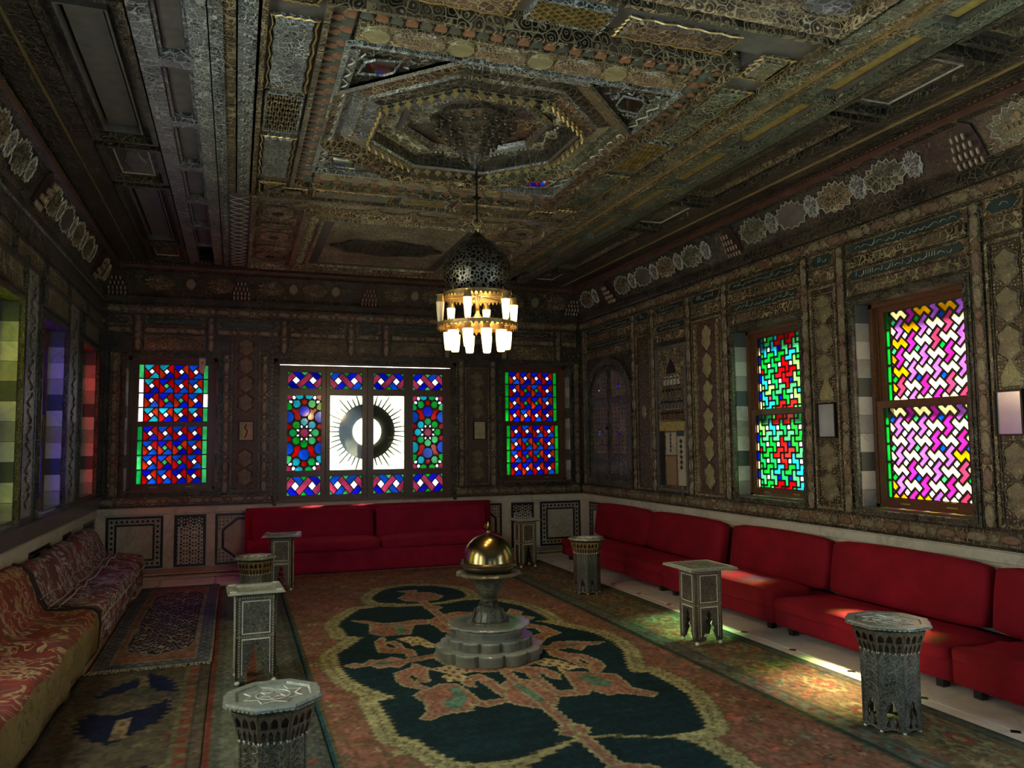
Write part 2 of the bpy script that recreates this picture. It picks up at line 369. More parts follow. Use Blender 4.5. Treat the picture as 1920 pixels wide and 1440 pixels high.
# ================================================================ STAINED GLASS
GC = {k: tuple(x*.88 for x in c) for k, c in {'red': (.15, .003, .008), 'orange': (.16, .030, .010), 'blue': (.004, .016, .17), 'azure': (.008, .055, .17), 'cyan': (.02, .15, .17),
      'green': (.006, .14, .03), 'mint': (.05, .17, .085), 'lime': (.10, .20, .07), 'white': (.34, .34, .33), 'pink': (.15, .04, .07), 'magenta': (.15, .025, .11),
      'lilac': (.14, .07, .16), 'yellow': (.19, .12, .004), 'cream': (.32, .29, .17), 'deepblue': (.002, .003, .15), 'amber': (.09, .045, .004),
      'clear': (.62, .66, .60), 'paleyellowgreen': (.88, .88, .74), 'palelilac': (.80, .90, .99), 'yg2': (.55, .60, .02), 'amber2': (.62, .46, .02), 'blue2': (.06, .08, .60), 'red2': (.65, .05, .05), 'frost': (.44, .44, .33), 'green2': (.012, .13, .055)}.items()}
GC['remote'] = (.40, .46, .50); GC['palelilac'] = (.74, .88, 1.0); GC['paleyellowgreen'] = (.90, .90, .78)
for k, c in GC.items(): MT['g_'+k] = glass(k+'_glass', c, .03 if k == 'frost' else .12)
GAP = 0.0075
def pinwheel(w_, h, c1, c2, mids, side, nx=4, ny=4, sw=0.062, diag2=None):
    R = []; a = (w_-2*sw)/nx; b = h/ny
    for j in range(ny):
        R.append(([(0, j*b), (sw, j*b), (sw, (j+1)*b), (0, (j+1)*b)], rnd.choice(side)))
        R.append(([(w_-sw, j*b), (w_, j*b), (w_, (j+1)*b), (w_-sw, (j+1)*b)], rnd.choice(side)))
        for i in range(nx):
            cx, cy2 = sw+(i+.5)*a, (j+.5)*b; hx, hy = a/2, b/2; dx, dy = hx*.44, hy*.44
            P = lambda q: [(cx+x*hx, cy2+y*hy) for x, y in q]
            d = .46; inner = (i in (1, 2) and j in (1, 2))
            R.append((P([(d,0),(0,d),(-d,0),(0,-d)]), rnd.choice(mids[1] if inner else mids[0])))
            ne = [(0,d),(1-d,1),(1,1),(1,d-1)]; 
            for k in range(4):
                q = ne
                for _ in range(k): q = [(-y, x) for x, y in q]
                R.append((P(q), rnd.choice(c2 if k % 2 == 0 else c1)))
    return R
def braid(w_, h, flip=False):
    pk, bl, gr = ['pink'], ['blue', 'deepblue', 'azure'], ['mint', 'green']
    T = [([(1.5,1),(1,1.5),(.5,1),(1,.5)], ['white']), ([(3.5,1),(3,1.5),(2.5,1),(3,.5)], ['white']), ([(1,.5),(1.5,0),(3,1.5),(2.5,2)], pk),
         ([(.5,2),(1.5,2),(2,1.5),(1.5,1)], bl), ([(1.5,0),(.5,0),(0,.5),(.5,1)], bl), ([(2.5,2),(3.5,2),(4,1.5),(3.5,1)], bl), ([(3.5,0),(2.5,0),(2,.5),(2.5,1)], bl),
         ([(0,.5),(1,1.5),(.5,2),(0,1.5)], pk), ([(4,1.5),(3,.5),(3.5,0),(4,.5)], pk), ([(0,1.5),(0,2),(.5,2)], gr), ([(0,0),(0,.5),(.5,0)], gr),
         ([(1.5,0),(2.5,0),(2,.5)], gr), ([(1.5,2),(2,1.5),(2.5,2)], gr), ([(4,0),(4,.5),(3.5,0)], gr), ([(4,2),(3.5,2),(4,1.5)], gr)]
    return [([((4-x if flip else x)*w_/4, y*h/2) for x, y in p], rnd.choice(c)) for p, c in T]
def starpanel(w_, h):
    """eight-petalled rosette with roundels; shapes in units of the pane 455 x 1015, y down"""
    S = []; G = ['green', 'mint', 'green2', 'cyan']
    def add(p, c): S.append((p, c))
    cx, cy2 = 227.5, 507.5
    add(star(cx, cy2, 62, 8, .78), 'pink')
    for k in range(8):
        a = PI/8+k*PI/4; u = Vector((math.cos(a), math.sin(a))); v = Vector((-u.y, u.x)); c = Vector((cx, cy2))
        add([tuple(c+u*66), tuple(c+u*90+v*17), tuple(c+u*116), tuple(c+u*90-v*17)], 'white')
        a = k*PI/4; u = Vector((math.cos(a), math.sin(a))); v = Vector((-u.y, u.x))
        add([tuple(c+u*92), tuple(c+u*128+v*46), tuple(c+u*165+v*50), tuple(c+u*196+v*22), tuple(c+u*196-v*22), tuple(c+u*165-v*50), tuple(c+u*128-v*46)], rnd.choice(G))
    for sg in (1, -1):
        Y = lambda y: cy2+sg*(cy2-y)
        def A(p, c): add([(x, Y(y)) for x, y in p], c)
        A(ell(227, 215, 76, 74, 10), 'azure' if sg > 0 else 'blue')
        A(clip(ell(5, 295, 82, 80, 12), 0, 455, 0, 1015), rnd.choice(['cyan', 'azure'])); A(clip(ell(450, 295, 82, 80, 12), 0, 455, 0, 1015), 'azure')
        A([(75,175),(122,200),(150,175),(145,225),(180,290),(175,330),(120,335),(95,300),(100,250),(60,205)], 'red')
        A([(380,175),(333,200),(305,175),(310,225),(275,290),(280,330),(335,335),(360,300),(355,250),(395,205)], 'red')
        A(star(227, 92, 48, 6, .55, PI/6), 'red')
        A([(0,385),(40,395),(62,425),(40,452),(0,460)], 'red'); A([(455,385),(415,395),(393,425),(415,452),(455,460)], 'red')
        A([(82,72),(150,66),(178,115),(160,158),(110,172),(78,140)], rnd.choice(G)); A([(373,72),(305,66),(277,115),(295,158),(345,172),(377,140)], rnd.choice(G))
        A([(0,95),(30,105),(62,150),(60,190),(0,205)], rnd.choice(G)); A([(455,95),(425,105),(393,150),(395,190),(455,205)], rnd.choice(G))
        A([(105,0),(215,0),(205,42),(150,58),(118,30)], rnd.choice(G)); A([(350,0),(240,0),(250,42),(305,58),(337,30)], rnd.choice(G))
        A([(0,0),(62,0),(62,38),(34,66),(0,66)], 'pink'); A([(455,0),(393,0),(393,38),(421,66),(455,66)], 'pink')
        A([(70,8),(98,8),(115,36),(90,60),(66,44)], 'white'); A([(385,8),(357,8),(340,36),(365,60),(389,44)], 'white')
        A([(20,74),(60,70),(70,98),(52,112),(22,96)], 'white'); A([(435,74),(395,70),(385,98),(403,112),(433,96)], 'white')
    return [([(x*w_/455, h-y*h/1015) for x, y in p], c) for p, c in S]
ZP = [(0,0),(2,0),(2,1),(3,1),(3,2),(1,2),(1,1),(0,1)]
def zigzag(w_, h, u, ang, colour, off=(0, 0), x0=0.0):
    """S-shaped quads around unit squares on a 3x3 lattice; ang turns the lattice"""
    R = []; ca, sa = math.cos(ang), math.sin(ang); n = int(max(w_, h)/u/2)+6
    for i in range(-n, n):
        for j in range(-n, n):
            for kind, P in (('h', ZP), ('v', [(-y+1, x+1) for x, y in ZP]), ('s', [(1,2),(2,2),(2,3),(1,3)])):
                Q = [((x+3*i)*u+off[0], (y+3*j)*u+off[1]) for x, y in P]
                Q = [(w_/2+x*ca-y*sa, h/2+x*sa+y*ca) for x, y in Q]
                C = clip(Q, x0, w_, 0, h)
                if len(C) > 2 and 1e-6 < area(C) <= u*u*0.22: R.append((C, None))
                elif len(C) > 2 and area(C) > u*u*0.22:
                    mx = sum(p[0] for p in Q)/len(Q); my = sum(p[1] for p in Q)/len(Q)
                    R.append((C, colour(kind, mx/w_, my/h, i, j)))
    return R
def leaded(parent, x0, y0, z, w_, h, shapes, gap=GAP, tiled=True):
    """a leaded light: one lead lattice and every pane its own object"""
    holes = []; lm = MB()
    for p, c in shapes:
        full = [(x+x0, y+y0) for x, y in p]
        if c is None: lm.prism(full, z-.005, z+.005); continue
        q = inset(p, gap)
        if area(q) < 1e-5 or area(q) > area(p) or len(q) != len(p):
            if tiled: lm.prism(full, z-.005, z+.005)
            continue
        q = [(x+x0, y+y0) for x, y in q]; holes.append((q, c))
        if tiled:
            n = len(q); e = inset(full, -.0004)
            lm.add([(a, b, z-.005) for a, b in e+q]+[(a, b, z+.005) for a, b in e+q],
                   [(i, (i+1) % n, n+(i+1) % n, n+i) for i in range(n)]+[(2*n+i, 2*n+(i+1) % n, 3*n+(i+1) % n, 3*n+i) for i in range(n)]+[(n+i, n+(i+1) % n, 3*n+(i+1) % n, 3*n+i) for i in range(n)])
    if tiled: lm.build('lead_came', 'lead', parent)
    else: put('lead_came', cutplate('lead_came', [[(x0-.004, y0-.004), (x0+w_+.004, y0-.004), (x0+w_+.004, y0+h+.004), (x0-.004, y0+h+.004)]], [q for q, c in holes], z-.006, z+.006, 'lead'), parent)
    for q, c in holes:
        m = MB(); m.prism(inset(q, -0.001), z-.002, z+.002); m.build('pane', 'g_'+c, parent)
def sash(parent, x0, x1, y0, y1, z0, z1, st, rb, rt, shapes=None, pane=None):
    m = MB(); m.box(x0, x0+st, y0, y1, z0, z1); m.box(x1-st, x1, y0, y1, z0, z1); m.box(x0+st, x1-st, y0, y0+rb, z0, z1); m.box(x0+st, x1-st, y1-rt, y1, z0, z1)
    b = .008
    s = m.build('sash', 'frame', parent)
    zc = (z0+z1)/2
    if shapes: leaded(s, x0+st, y0+rb, zc, x1-x0-2*st, y1-y0-rb-rt, shapes(x1-x0-2*st, y1-y0-rb-rt))
    else: bx('pane', pane, s, x0+st-.002, x1-st+.002, y0+rb-.002, y1-rt+.002, zc-.002, zc+.002)
    return s
nwin = [0]
def window(F, x0, x1, up=None, low=None, pane='g_clear', jamb=True, y0=WZ0, y1=WZ1, cas='casing'):
    nwin[0] += 1
    m = MB()
    for e, (d0, d1) in ((0.0, (0.0, 0.022)), (0.022, (0.0, 0.034))):   # stepped casing round the opening
        a, b, c, d = x0-.045+e, x1+.045-e, y0-.045+e, y1+.045-e; t = .023
        m.box(a, a+t, c, d, *(d0, d1)); m.box(b-t, b, c, d, d0, d1); m.box(a+t, b-t, c, c+t, d0, d1); m.box(a+t, b-t, d-t, d, d0, d1)
    r = struct(m.build('window_%d' % nwin[0], cas, M4=F))
    if jamb:
        n = 11; hh = (y1-y0)/n; cyc = ['stone_light', 'stone_mid', 'stone_light', 'stone_dark', 'stone_mid', 'stone_dark']
        cyc = ['stone_mid', 'stone_light', 'stone_dark', 'stone_light', 'stone_mid', 'stone_light', 'stone_dark', 'stone_mid', 'stone_light', 'stone_mid', 'stone_dark']
        for k in range(n):
            for (a, b) in ((x0, x0+.012), (x1-.012, x1)):
                bx('jamb_stone', cyc[k], r, a, b, y0+k*hh+.0015, y0+(k+1)*hh-.0015, -.125, -.002)
    f = MB(); a, b = x0+.0, x1-.0
    f.box(a, a+.045, y0, y1, -.26, -.125); f.box(b-.045, b, y0, y1, -.26, -.125); f.box(a, b, y1-.03, y1, -.26, -.125); f.box(a, b, y0, y0+.035, -.26, -.125)
    f.box(a+.045, a+.06, y0, y1, -.172, -.166); f.box(b-.06, b-.045, y0, y1, -.172, -.166)
    f.build('window_frame', 'frame', r)
    bx('sill', 'polished_sill', r, x0+.002, x1-.002, y0, y0+.02, -.125, .0)
    ym = 1.70
    sash(r, x0+.05, x1-.05, y0+.03, ym+.035, -.165, -.13, .06, .055, .05, low, pane)
    sash(r, x0+.05, x1-.05, ym-.015, y1-.03, -.21, -.175, .06, .05, .04, up, pane)
    for k in (-1, 1): bx('sash_lift', 'gold', r, (x0+x1)/2+k*.2-.045, (x0+x1)/2+k*.2+.045, y0+.045, y0+.055, -.13, -.115)
    return r
def W1(c1, c2, mids, side): return lambda w_, h: pinwheel(w_, h, c1, c2, mids, side)
BL = ['azure', 'cyan', 'blue']; RD = ['red', 'red', 'orange']
w1 = window(FB, -1.2, -0.21, W1(['cyan', 'azure', 'cyan', 'blue'], ['red', 'orange', 'red'], (['white'], ['white', 'mint', 'mint']), ['mint', 'white']),
            W1(['deepblue', 'blue', 'azure'], ['red', 'red', 'orange'], (['white'], ['mint', 'cyan']), ['mint', 'green2', 'mint']))
w3 = window(FB, 3.36, 4.35, W1(['blue', 'azure', 'deepblue'], ['red', 'red', 'orange'], (['white'], ['green']), ['green']),
            W1(['blue', 'azure', 'deepblue'], ['red', 'red', 'orange'], (['white'], ['green']), ['green']))
def colA(kind, x, y, i, j):
    a, b = abs(x-.5), abs(y-.5)
    if kind == 's': return 'white' if rnd.random() < .7 else rnd.choice(['blue', 'deepblue', 'pink'])
    d = a*1.05+b
    if d < .27 or (a < .16 and b > .40) or (a > .40 and b < .12): return 'red'
    return rnd.choice(['green', 'green2', 'cyan', 'mint', 'lime', 'green', 'cyan', 'green2'])
def WRA(w_, h):
    s = [([(w_-.035, k*h/8), (w_, k*h/8), (w_, (k+1)*h/8), (w_-.035, (k+1)*h/8)], ('blue' if k % 2 else 'cream')) for k in range(8)] if False else []
    s = [([(0, k*h/8), (.035, k*h/8), (.035, (k+1)*h/8), (0, (k+1)*h/8)], ('blue' if k % 2 else 'cream')) for k in range(8)]
    return s+zigzag(w_, h, .0505, 0.0, colA, (.013, -.06), .035)
def colB(kind, x, y, i, j):
    if kind == 's': return 'white' if (i+j) % 2 else rnd.choice(['mint', 'azure', 'green'])
    if kind == 'h': return rnd.choice(['cream', 'cream', 'cream', 'cream', 'yellow'])
    return rnd.choice(['magenta', 'magenta', 'lilac', 'lilac', 'pink'])
def WRB(w_, h):
    s = [([(a, k*h/5), (b, k*h/5), (b, (k+1)*h/5), (a, (k+1)*h/5)], 'green') for k in range(5) for a, b in ((0, .045), (w_-.045, w_))]
    z = zigzag(w_-.045, h, .051, -PI/4, colB, (0, 0), .045)
    return s+z
wr1 = window(FR, -RWN[0][1], -RWN[0][0], WRA, WRA)
wr2 = window(FR, -RWN[1][1], -RWN[1][0], WRB, WRB)
pal = [(['yg2', 'amber2'], ['yg2', 'lime'], (['yg2'], ['green']), ['yg2', 'green']),
       (['blue2', 'deepblue', 'blue2'], ['blue2', 'red2', 'blue2'], (['lilac'], ['blue2']), ['blue2', 'green']),
       (['red2', 'red2'], ['red2', 'pink'], (['pink'], ['red2']), ['red2', 'red2'])]
for (a, b), p in zip(LW, pal): window(FL, a, b, W1(*p), W1(*p))
for a, b in LWO: window(FL, a, b, pane='g_paleyellowgreen' if a > 2 else 'g_remote')  # unseen side windows, pale glass picked to light the room
for a, b in RWO: window(FR, -b, -a, pane='g_palelilac' if a > 2 else 'g_remote')
for a, b in ((-3.5, -2.4), (-0.6, 0.5)): window(FX, a, b, pane='g_remote', y0=0.9, y1=2.5)  # unseen rear windows, added for extra daylight

# ---- the wide central window of four leaves
nwin[0] += 1
m = MB(); 
for a, b, c, d, z in ((.43, .47, .72, 2.50, .03), (2.68, 2.72, .72, 2.50, .03), (.43, 2.72, 2.46, 2.50, .03), (.47, .50, .75, 2.46, .0), (2.65, 2.68, .75, 2.46, .0)):
    m.box(a, b, c, d, -.12 if z == 0 else 0.0, z if z else -.0)
w2 = struct(m.build('window_%d' % nwin[0], 'casing', M4=FB))
struct_cols = [(.50, 1.058, .594, 1.0), (1.052, 1.575, 1.107, 1.508), (1.585, 2.104, 1.648, 2.042), (2.098, 2.652, 2.157, 2.555)]
rows = [(.825, 1.06), (1.13, 2.06), (2.14, 2.35)]
for ci, (a, b, ga, gb) in enumerate(struct_cols):
    m = MB(); z0, z1 = -.07, -.02
    m.box(a, ga, .775, 2.428, z0, z1); m.box(gb, b, .775, 2.428, z0, z1)
    ys = [.775]+[v for r in rows for v in r]+[2.428]
    for k in range(0, 8, 2): m.box(ga, gb, ys[k], ys[k+1], z0, z1)
    leaf = m.build('leaf', 'frame', w2)
    for ri, (p, q) in enumerate(rows):
        if ri != 1: leaded(leaf, ga, p, -.045, gb-ga, q-p, braid(gb-ga, q-p, flip=(ci+ri) % 2 == 1), .006)
        elif ci in (0, 3): leaded(leaf, ga, p, -.045, gb-ga, q-p, starpanel(gb-ga, q-p), .0015, False)
        else: bx('pane', 'g_frost', leaf, ga-.002, gb+.002, p-.002, q+.002, -.046, -.043)
bx('centre_post', 'frame', w2, 1.566, 1.59, .775, 2.43, -.03, .012, .004)
bx('head_rail', 'frame', w2, .47, 2.68, 2.435, 2.46, -.08, -.01)
bx('bottom_rail', 'frame', w2, .45, 2.70, .75, .775, -.12, .02)
for k in (1.05, 1.45): bx('hinge', 'iron', w2, 2.655, 2.665, k, k+.10, -.02, .004)
# sunburst ring hung outside the middle panes
sb = tag(empty('sunburst_ornament', M4=FB @ Matrix.Translation((1.578, 1.608, -.10))), 'brown sunburst ring with spiky rays seen through the pale middle panes of the wide window', 'ornament')
put('ring', cutplate('ring', [ell(0, 0, .355, .355, 40)], [ell(0, 0, .195, .195, 32)], -.012, .012, 'frame'), sb)
rm = MB(); rm.lathe([(.185, -.014), (.205, -.018), (.205, .018), (.185, .014)], 32, cap=False); rm.build('inner_rim', 'gold', sb, smooth=True)
for k in range(44):
    a = 2*PI*k/44; L_ = (.47, .53, .45)[k % 3]; w_ = .010; u = Vector((math.cos(a), math.sin(a))); v = Vector((-u.y, u.x))
    m = MB(); m.prism([tuple(u*.345-v*w_), tuple(u*L_-v*w_*.5), tuple(u*L_+v*w_*.5), tuple(u*.345+v*w_)], -.006, .006); m.build('ray', 'frame', sb)
# light portals guide the daylight in through every opening
for F, a, b in [(FB, -1.2, -.21), (FB, .47, 2.68), (FB, 3.36, 4.35)]+[(FL, p, q) for p, q in LW+LWO]+[(FR, -q, -p) for p, q in RWN+RWO]+[(FX, -3.5, -2.4), (FX, -.6, .5)]:
    portal('window_portal', F @ Matrix.Translation(((a+b)/2, 1.66, -.34)) @ Matrix.Rotation(PI, 4, 'X'), b-a, 1.66)

# ================================================================ CEILING
MT['farwood'] = carved('russet_gilt_lightened', (0.06, 0.036, 0.022), (0.11, 0.065, 0.035), (0.24, 0.17, 0.09), 18, k=1.5); MT['farband'] = carved('gilt_relief_lightened', (0.09, 0.065, 0.035), (0.15, 0.11, 0.06), (0.27, 0.21, 0.12), 22, k=1.5)  # lightened copies of wood and band, so the far ceiling looks lit
MT['ovalmed'] = carved('oval_scroll_medallion', (0.10, 0.055, 0.03), (0.15, 0.09, 0.045), (0.26, 0.19, 0.10), 30, k=1.2)
MT['greygreen'] = carved('grey_green_painted_field', (0.09, 0.10, 0.075), (0.15, 0.155, 0.11), (0.26, 0.26, 0.17), 14, rough=.35, spec=.7)
ceil = MB(); CT = 3.75
ox0, ox1, oy0, oy1 = .53, 2.55, 4.10, 6.12
for a, b, c, d in ((WL-.3, ox0, WY0-.3, WD+.3), (ox1, WR_+.3, WY0-.3, WD+.3), (ox0, ox1, WY0-.3, oy0), (ox0, ox1, oy1, WD+.3)): ceil.box(a, b, c, d, CT, CT+.1)
ceil.box(ox0-.1, ox1+.1, oy0-.1, oy1+.1, CT+.42, CT+.5)
for a, b, c, d in ((ox0-.1, ox0, oy0-.1, oy1+.1), (ox1, ox1+.1, oy0-.1, oy1+.1), (ox0, ox1, oy0-.1, oy0), (ox0, ox1, oy1, oy1+.1)): ceil.box(a, b, c, d, CT+.1, CT+.42)
ceiling = struct(ceil.build('ceiling', 'wood_dark'))
X2 = 3.08          # mirror axis: x -> X2 - x
YN, YF = -2.55, 9.72
def cb(name, mat, x0, x1, y0, y1, z0, z1=CT, b=0.0, mir=False, parent=None):
    for k in ((0, 1) if mir else (0,)):
        a, c = (x0, x1) if not k else (X2-x1, X2-x0)
        m = MB()
        if b: m.frus([(a+b,y0+b),(c-b,y0+b),(c-b,y1-b),(a+b,y1-b)], [(a,y0),(c,y0),(c,y1),(a,y1)], z0, z1)
        else: m.box(a, c, y0, y1, z0, z1)
        o = m.build(name, mat[k] if isinstance(mat, (list, tuple)) else mat, parent or ceiling)
    return o
def frame_mb(x0, x1, y0, y1, t, z0, z1, m=None):
    m = m or MB(); m.box(x0, x0+t, y0, y1, z0, z1); m.box(x1-t, x1, y0, y1, z0, z1); m.box(x0+t, x1-t, y0, y0+t, z0, z1); m.box(x0+t, x1-t, y1-t, y1, z0, z1); return m
C0 = CZ
# long bands of the two side aisles; lilac and green window light painted in
cb('edge_band', ['wood_dark', 'wood_dark'], -1.27, -1.115, YN, YF, C0+.0, mir=True)
cb('gilt_fillet', 'rodgold', -1.115, -1.105, YN, YF, C0-.004, C0+.02, mir=True)
cb('band', ['wood_dark', 'wood_dark'], -1.10, -.975, YN, YF, C0+.01, mir=True)
cb('band', ['mauve', 'green'], -.535, -.43, YN, YF, C0, mir=True)
cb('band', ['grey', 'green'], -.265, -.168, YN, YF, C0, mir=True)
cb('guilloche_band', ['grey', 'band'], -.160, -.098, YN, YF, C0-.012, mir=True)
cb('band', ['wood', 'band'], -.092, -.030, YN, 6.84, C0-.004, mir=True)
cb('leaf_band', ['grey', 'green'], -.024, .078, YN, 6.84, C0-.018, b=.004, mir=True)
cb('gilt_fillet', ['grey', 'gold'], -.098, -.092, YN, YF, C0-.02, C0+.02, mir=True)
cb('interlace_band', ['greyplain', 'wood'], -.09, .10, 6.86, YF, C0-.002, mir=True)
# raised leaves, zigzag of crosses and interlace on the bands
lf = MB(); lf.frus([(-.006,0),(0,-.030),(.006,0),(0,.030)], [(-.016,0),(0,-.042),(.016,0),(0,.042)], -.008, 0)
lme = {0: lf.mesh('leaf', 'grey'), 1: lf.mesh('leaf', 'band')}
for k in (0, 1):
    for i in range(48):
        y = 3.0+i*.08; x = .027; s = 1 if i % 2 else -1
        if k: x = X2-x
        put('leaf', lme[k], ceiling, M4=Matrix.Translation((x, y, C0-.018)) @ Matrix.Rotation(s*.7, 4, 'Z'))
gm = [MB(), MB()]; 
for k in (0, 1):
    xc = -.129 if k == 0 else X2+.129
    for i in range(150):
        y = 3.0+i*.0447
        for s in (1, -1):
            gm[k].tube([(xc-s*.025, y, C0-.013), (xc, y+.022, C0-.016), (xc+s*.025, y+.0447, C0-.013)], .0035, 3)
    stuff(gm[k].build('guilloche', ['grey', 'band'][k], ceiling))
im_ = [MB(), MB()]
for k in (0, 1):
    xc = .0 if k == 0 else X2
    for i in range(18):
        y = 6.92+i*.155
        for s in (1, -1):
            im_[k].tube([(xc-s*.08, y, C0-.003), (xc-s*.055, y+.03, C0-.006), (xc, y+.077, C0-.006), (xc+s*.055, y+.125, C0-.006), (xc+s*.08, y+.155, C0-.003)], .004, 3)
    stuff(im_[k].build('interlace', ['pale', 'band'][k], ceiling))
# coffer rows; bars carry the same painted lilac and green window tint
for k in (0, 1):
    a, b = (-.425, -.27) if k == 0 else (3.35, 3.515)
    y0 = 3.76-.88*7 if k == 0 else 3.92-.88*7
    for i in range(15):
        y = y0+i*.88
        if y+.86 > YF: break
        m = MB(); m.box(a-.005, b+.005, y-.10, y, C0-.004, CT); m.build('coffer_bar', 'mauve' if k == 0 else 'green', ceiling)
        m = frame_mb(a, b, y, y+.78, .016, C0+.02, CT); fr = m.build('coffer', 'mauve' if k == 0 else 'greyplain', ceiling)
        m = MB(); m.frus([(a+.022, y+.03), (b-.022, y+.03), (b-.022, y+.75), (a+.022, y+.75)], [(a+.016, y+.016), (b-.016, y+.016), (b-.016, y+.764), (a+.016, y+.764)], C0+.05, CT)
        m.build('coffer_panel', 'greyplain' if k == 0 else 'olive', fr)
# wide panels beyond the coffers
for k in (0, 1):
    for (y0, y1, big) in ((1.05, 3.05, 1), (3.15, 3.95, 0), (4.02, 5.95, 1), (6.04, 6.84, 0), (6.93, 8.95, 1), (9.0, 9.68, 0), (-1.9, .95, 1)):
        a, b = (-.965, -.545) if k == 0 else (X2+.545, X2+.965)
        mt = ('greyplain', 'wood_dark', 'greyplain') if k == 0 else ('green', 'wood_dark', 'olive')
        pf = frame_mb(a, b, y0, y1, .035, C0, CT).build('panel_frame', mt[1], ceiling)
        if big:
            frame_mb(a+.035, b-.035, y0+.035, y1-.035, .055, C0+.06, CT).build('inner_band', 'wood_dark', pf)
            frame_mb(a+.088, b-.088, y0+.15, y1-.12, .012, C0+.03, CT).build('fillet', 'greyplain' if k == 0 else 'band', pf)
            m = MB(); m.frus([(a+.12, y0+.19), (b-.12, y0+.19), (b-.12, y1-.16), (a+.12, y1-.16)], [(a+.1, y0+.162), (b-.1, y0+.162), (b-.1, y1-.132), (a+.1, y1-.132)], C0+.07, CT); m.build('centre_panel', mt[0] if k == 0 else 'wood_dark', pf)
        else:
            frame_mb(a+.035, b-.035, y0+.035, y1-.035, .03, C0+.05, CT).build('inner_band', mt[1], pf)
            bx('recess_board', 'wood_dark', pf, a+.065, b-.065, y0+.065, y1-.065, C0+.044, C0+.06); frame_mb(a+.09, b-.09, y0+.12, y1-.12, .008, C0+.035, C0+.046).build('fillet', 'pale', pf)
            xc, yc, rx, ry = (a+b)/2, (y0+y1)/2, .09, (y1-y0)/2-.16
            P = [(xc+rx*c*(1-.28*abs(math.sin(3*t))), yc+ry*s_) for t in [2*PI*i/24 for i in range(24)] for c, s_ in [(math.cos(t), math.sin(t))]]
            m = MB(); m.frus(inset(P, .012), P, C0+.036, C0+.046); m.build('shield', 'greyplain' if k == 0 else 'wood', pf)
# ---- central frame of cartouches
FX0, FX1, FY0, FY1 = .09, 3.0, 3.22, 6.80
frame_mb(FX0, FX1, FY0, FY1, .03, C0-.03, CT).build('frame_moulding', 'wood', ceiling)
frame_mb(FX0+.03, FX1-.03, FY0+.03, FY1-.03, .265, C0+.02, CT).build('cartouche_field', 'greyplain', ceiling)
frame_mb(.385, 2.70, 3.67, 6.50, .03, C0-.02, CT).build('frame_moulding', 'wood', ceiling)
cv = {(.12, .36): 0}
def wavy(xc, yc, hx, hy, n=40, amp=.012, k=5):
    P = []
    for i in range(n):
        t = 4*i/n; s_ = int(t); f = t-s_
        x, y = [(-1+2*f, -1), (1, -1+2*f), (1-2*f, 1), (-1, 1-2*f)][s_]
        w_ = amp*math.sin(PI*k*f)*(1 if int(k*f) % 2 == 0 else 1)
        nx, ny = [(0, -1), (1, 0), (0, 1), (-1, 0)][s_]
        P.append((xc+x*hx-nx*abs(w_), yc+y*hy-ny*abs(w_)))
    return P
def ceil_cart(xc, yc, hx, hy, mat, rim='gold', zz=C0-.015):
    P = wavy(xc, yc, hx, hy)
    m = MB(); m.mat = 0; m.frus(inset(P, .02), P, zz, C0+.03); m.mat = 0
    o = m.build('cartouche', mat, ceiling)
    m = MB(); m.tube([(x, y, zz+.012) for x, y in inset(P, -.003)], .0065, 5, closed=True); m.build('gilt_rim', rim, o)
def lattice(xc, yc, hx, hy, zz=C0-.01, mat='wood', bar='gold'):
    o = bx('lattice_ground', 'black', ceiling, xc-hx, xc+hx, yc-hy, yc+hy, zz+.03, zz+.05)
    m = MB(); n = 6
    for s in (1, -1):
        for i in range(-n, 2*n+1):
            P = clip([(xc-hx+i*2*hx/n-.006, yc-hy), (xc-hx+i*2*hx/n+.006, yc-hy), (xc-hx+(i+s*4)*2*hx/n+.006, yc+hy), (xc-hx+(i+s*4)*2*hx/n-.006, yc+hy)], xc-hx, xc+hx, yc-hy, yc+hy)
            if len(P) > 2: m.prism(P, zz, zz+.03)
    m.build('lattice', bar, o)
    m = MB()
    for i in range(4):
        for j in range(9):
            m.prism(star(xc-hx+(i+.5+.5*(j % 2))*hx/2-.02, yc-hy+(j+.5)*2*hy/9, .026, 4, .5), zz+.02, zz+.03)
    stuff(m.build('lozenges', 'terracotta', o))
    frame_mb(xc-hx-.014, xc+hx+.014, yc-hy-.014, yc+hy+.014, .014, zz, C0+.03).build('lattice_frame', 'grey', o)
yc = 5.11; xs_ = {0: .255, 1: X2-.255-.245*0}
for k, x in ((0, .25), (1, 2.83)):
    lattice(x, yc-.02, .10, .29, bar='band' if k == 0 else 'gold')
    for s in (1, -1):
        ceil_cart(x, yc+s*.80, .115, .42, 'grey' if k == 0 else 'green')  # grey left and green right paint in the window tint
        ceil_cart(x, yc+s*1.50, .10, .13, 'wood' if k == 0 else 'band')
lattice(1.54, 3.44, .20, .085); lattice(1.54, 6.64, .2, .075)
for s in (1, -1):
    for y in (3.45, 6.65):
        ceil_cart(1.54+s*.62, y, .33, .095, 'wood_red' if y < 5 else 'wood')
        if y > 5: ceil_cart(1.54+s*1.12, y, .11, .07, 'wood')
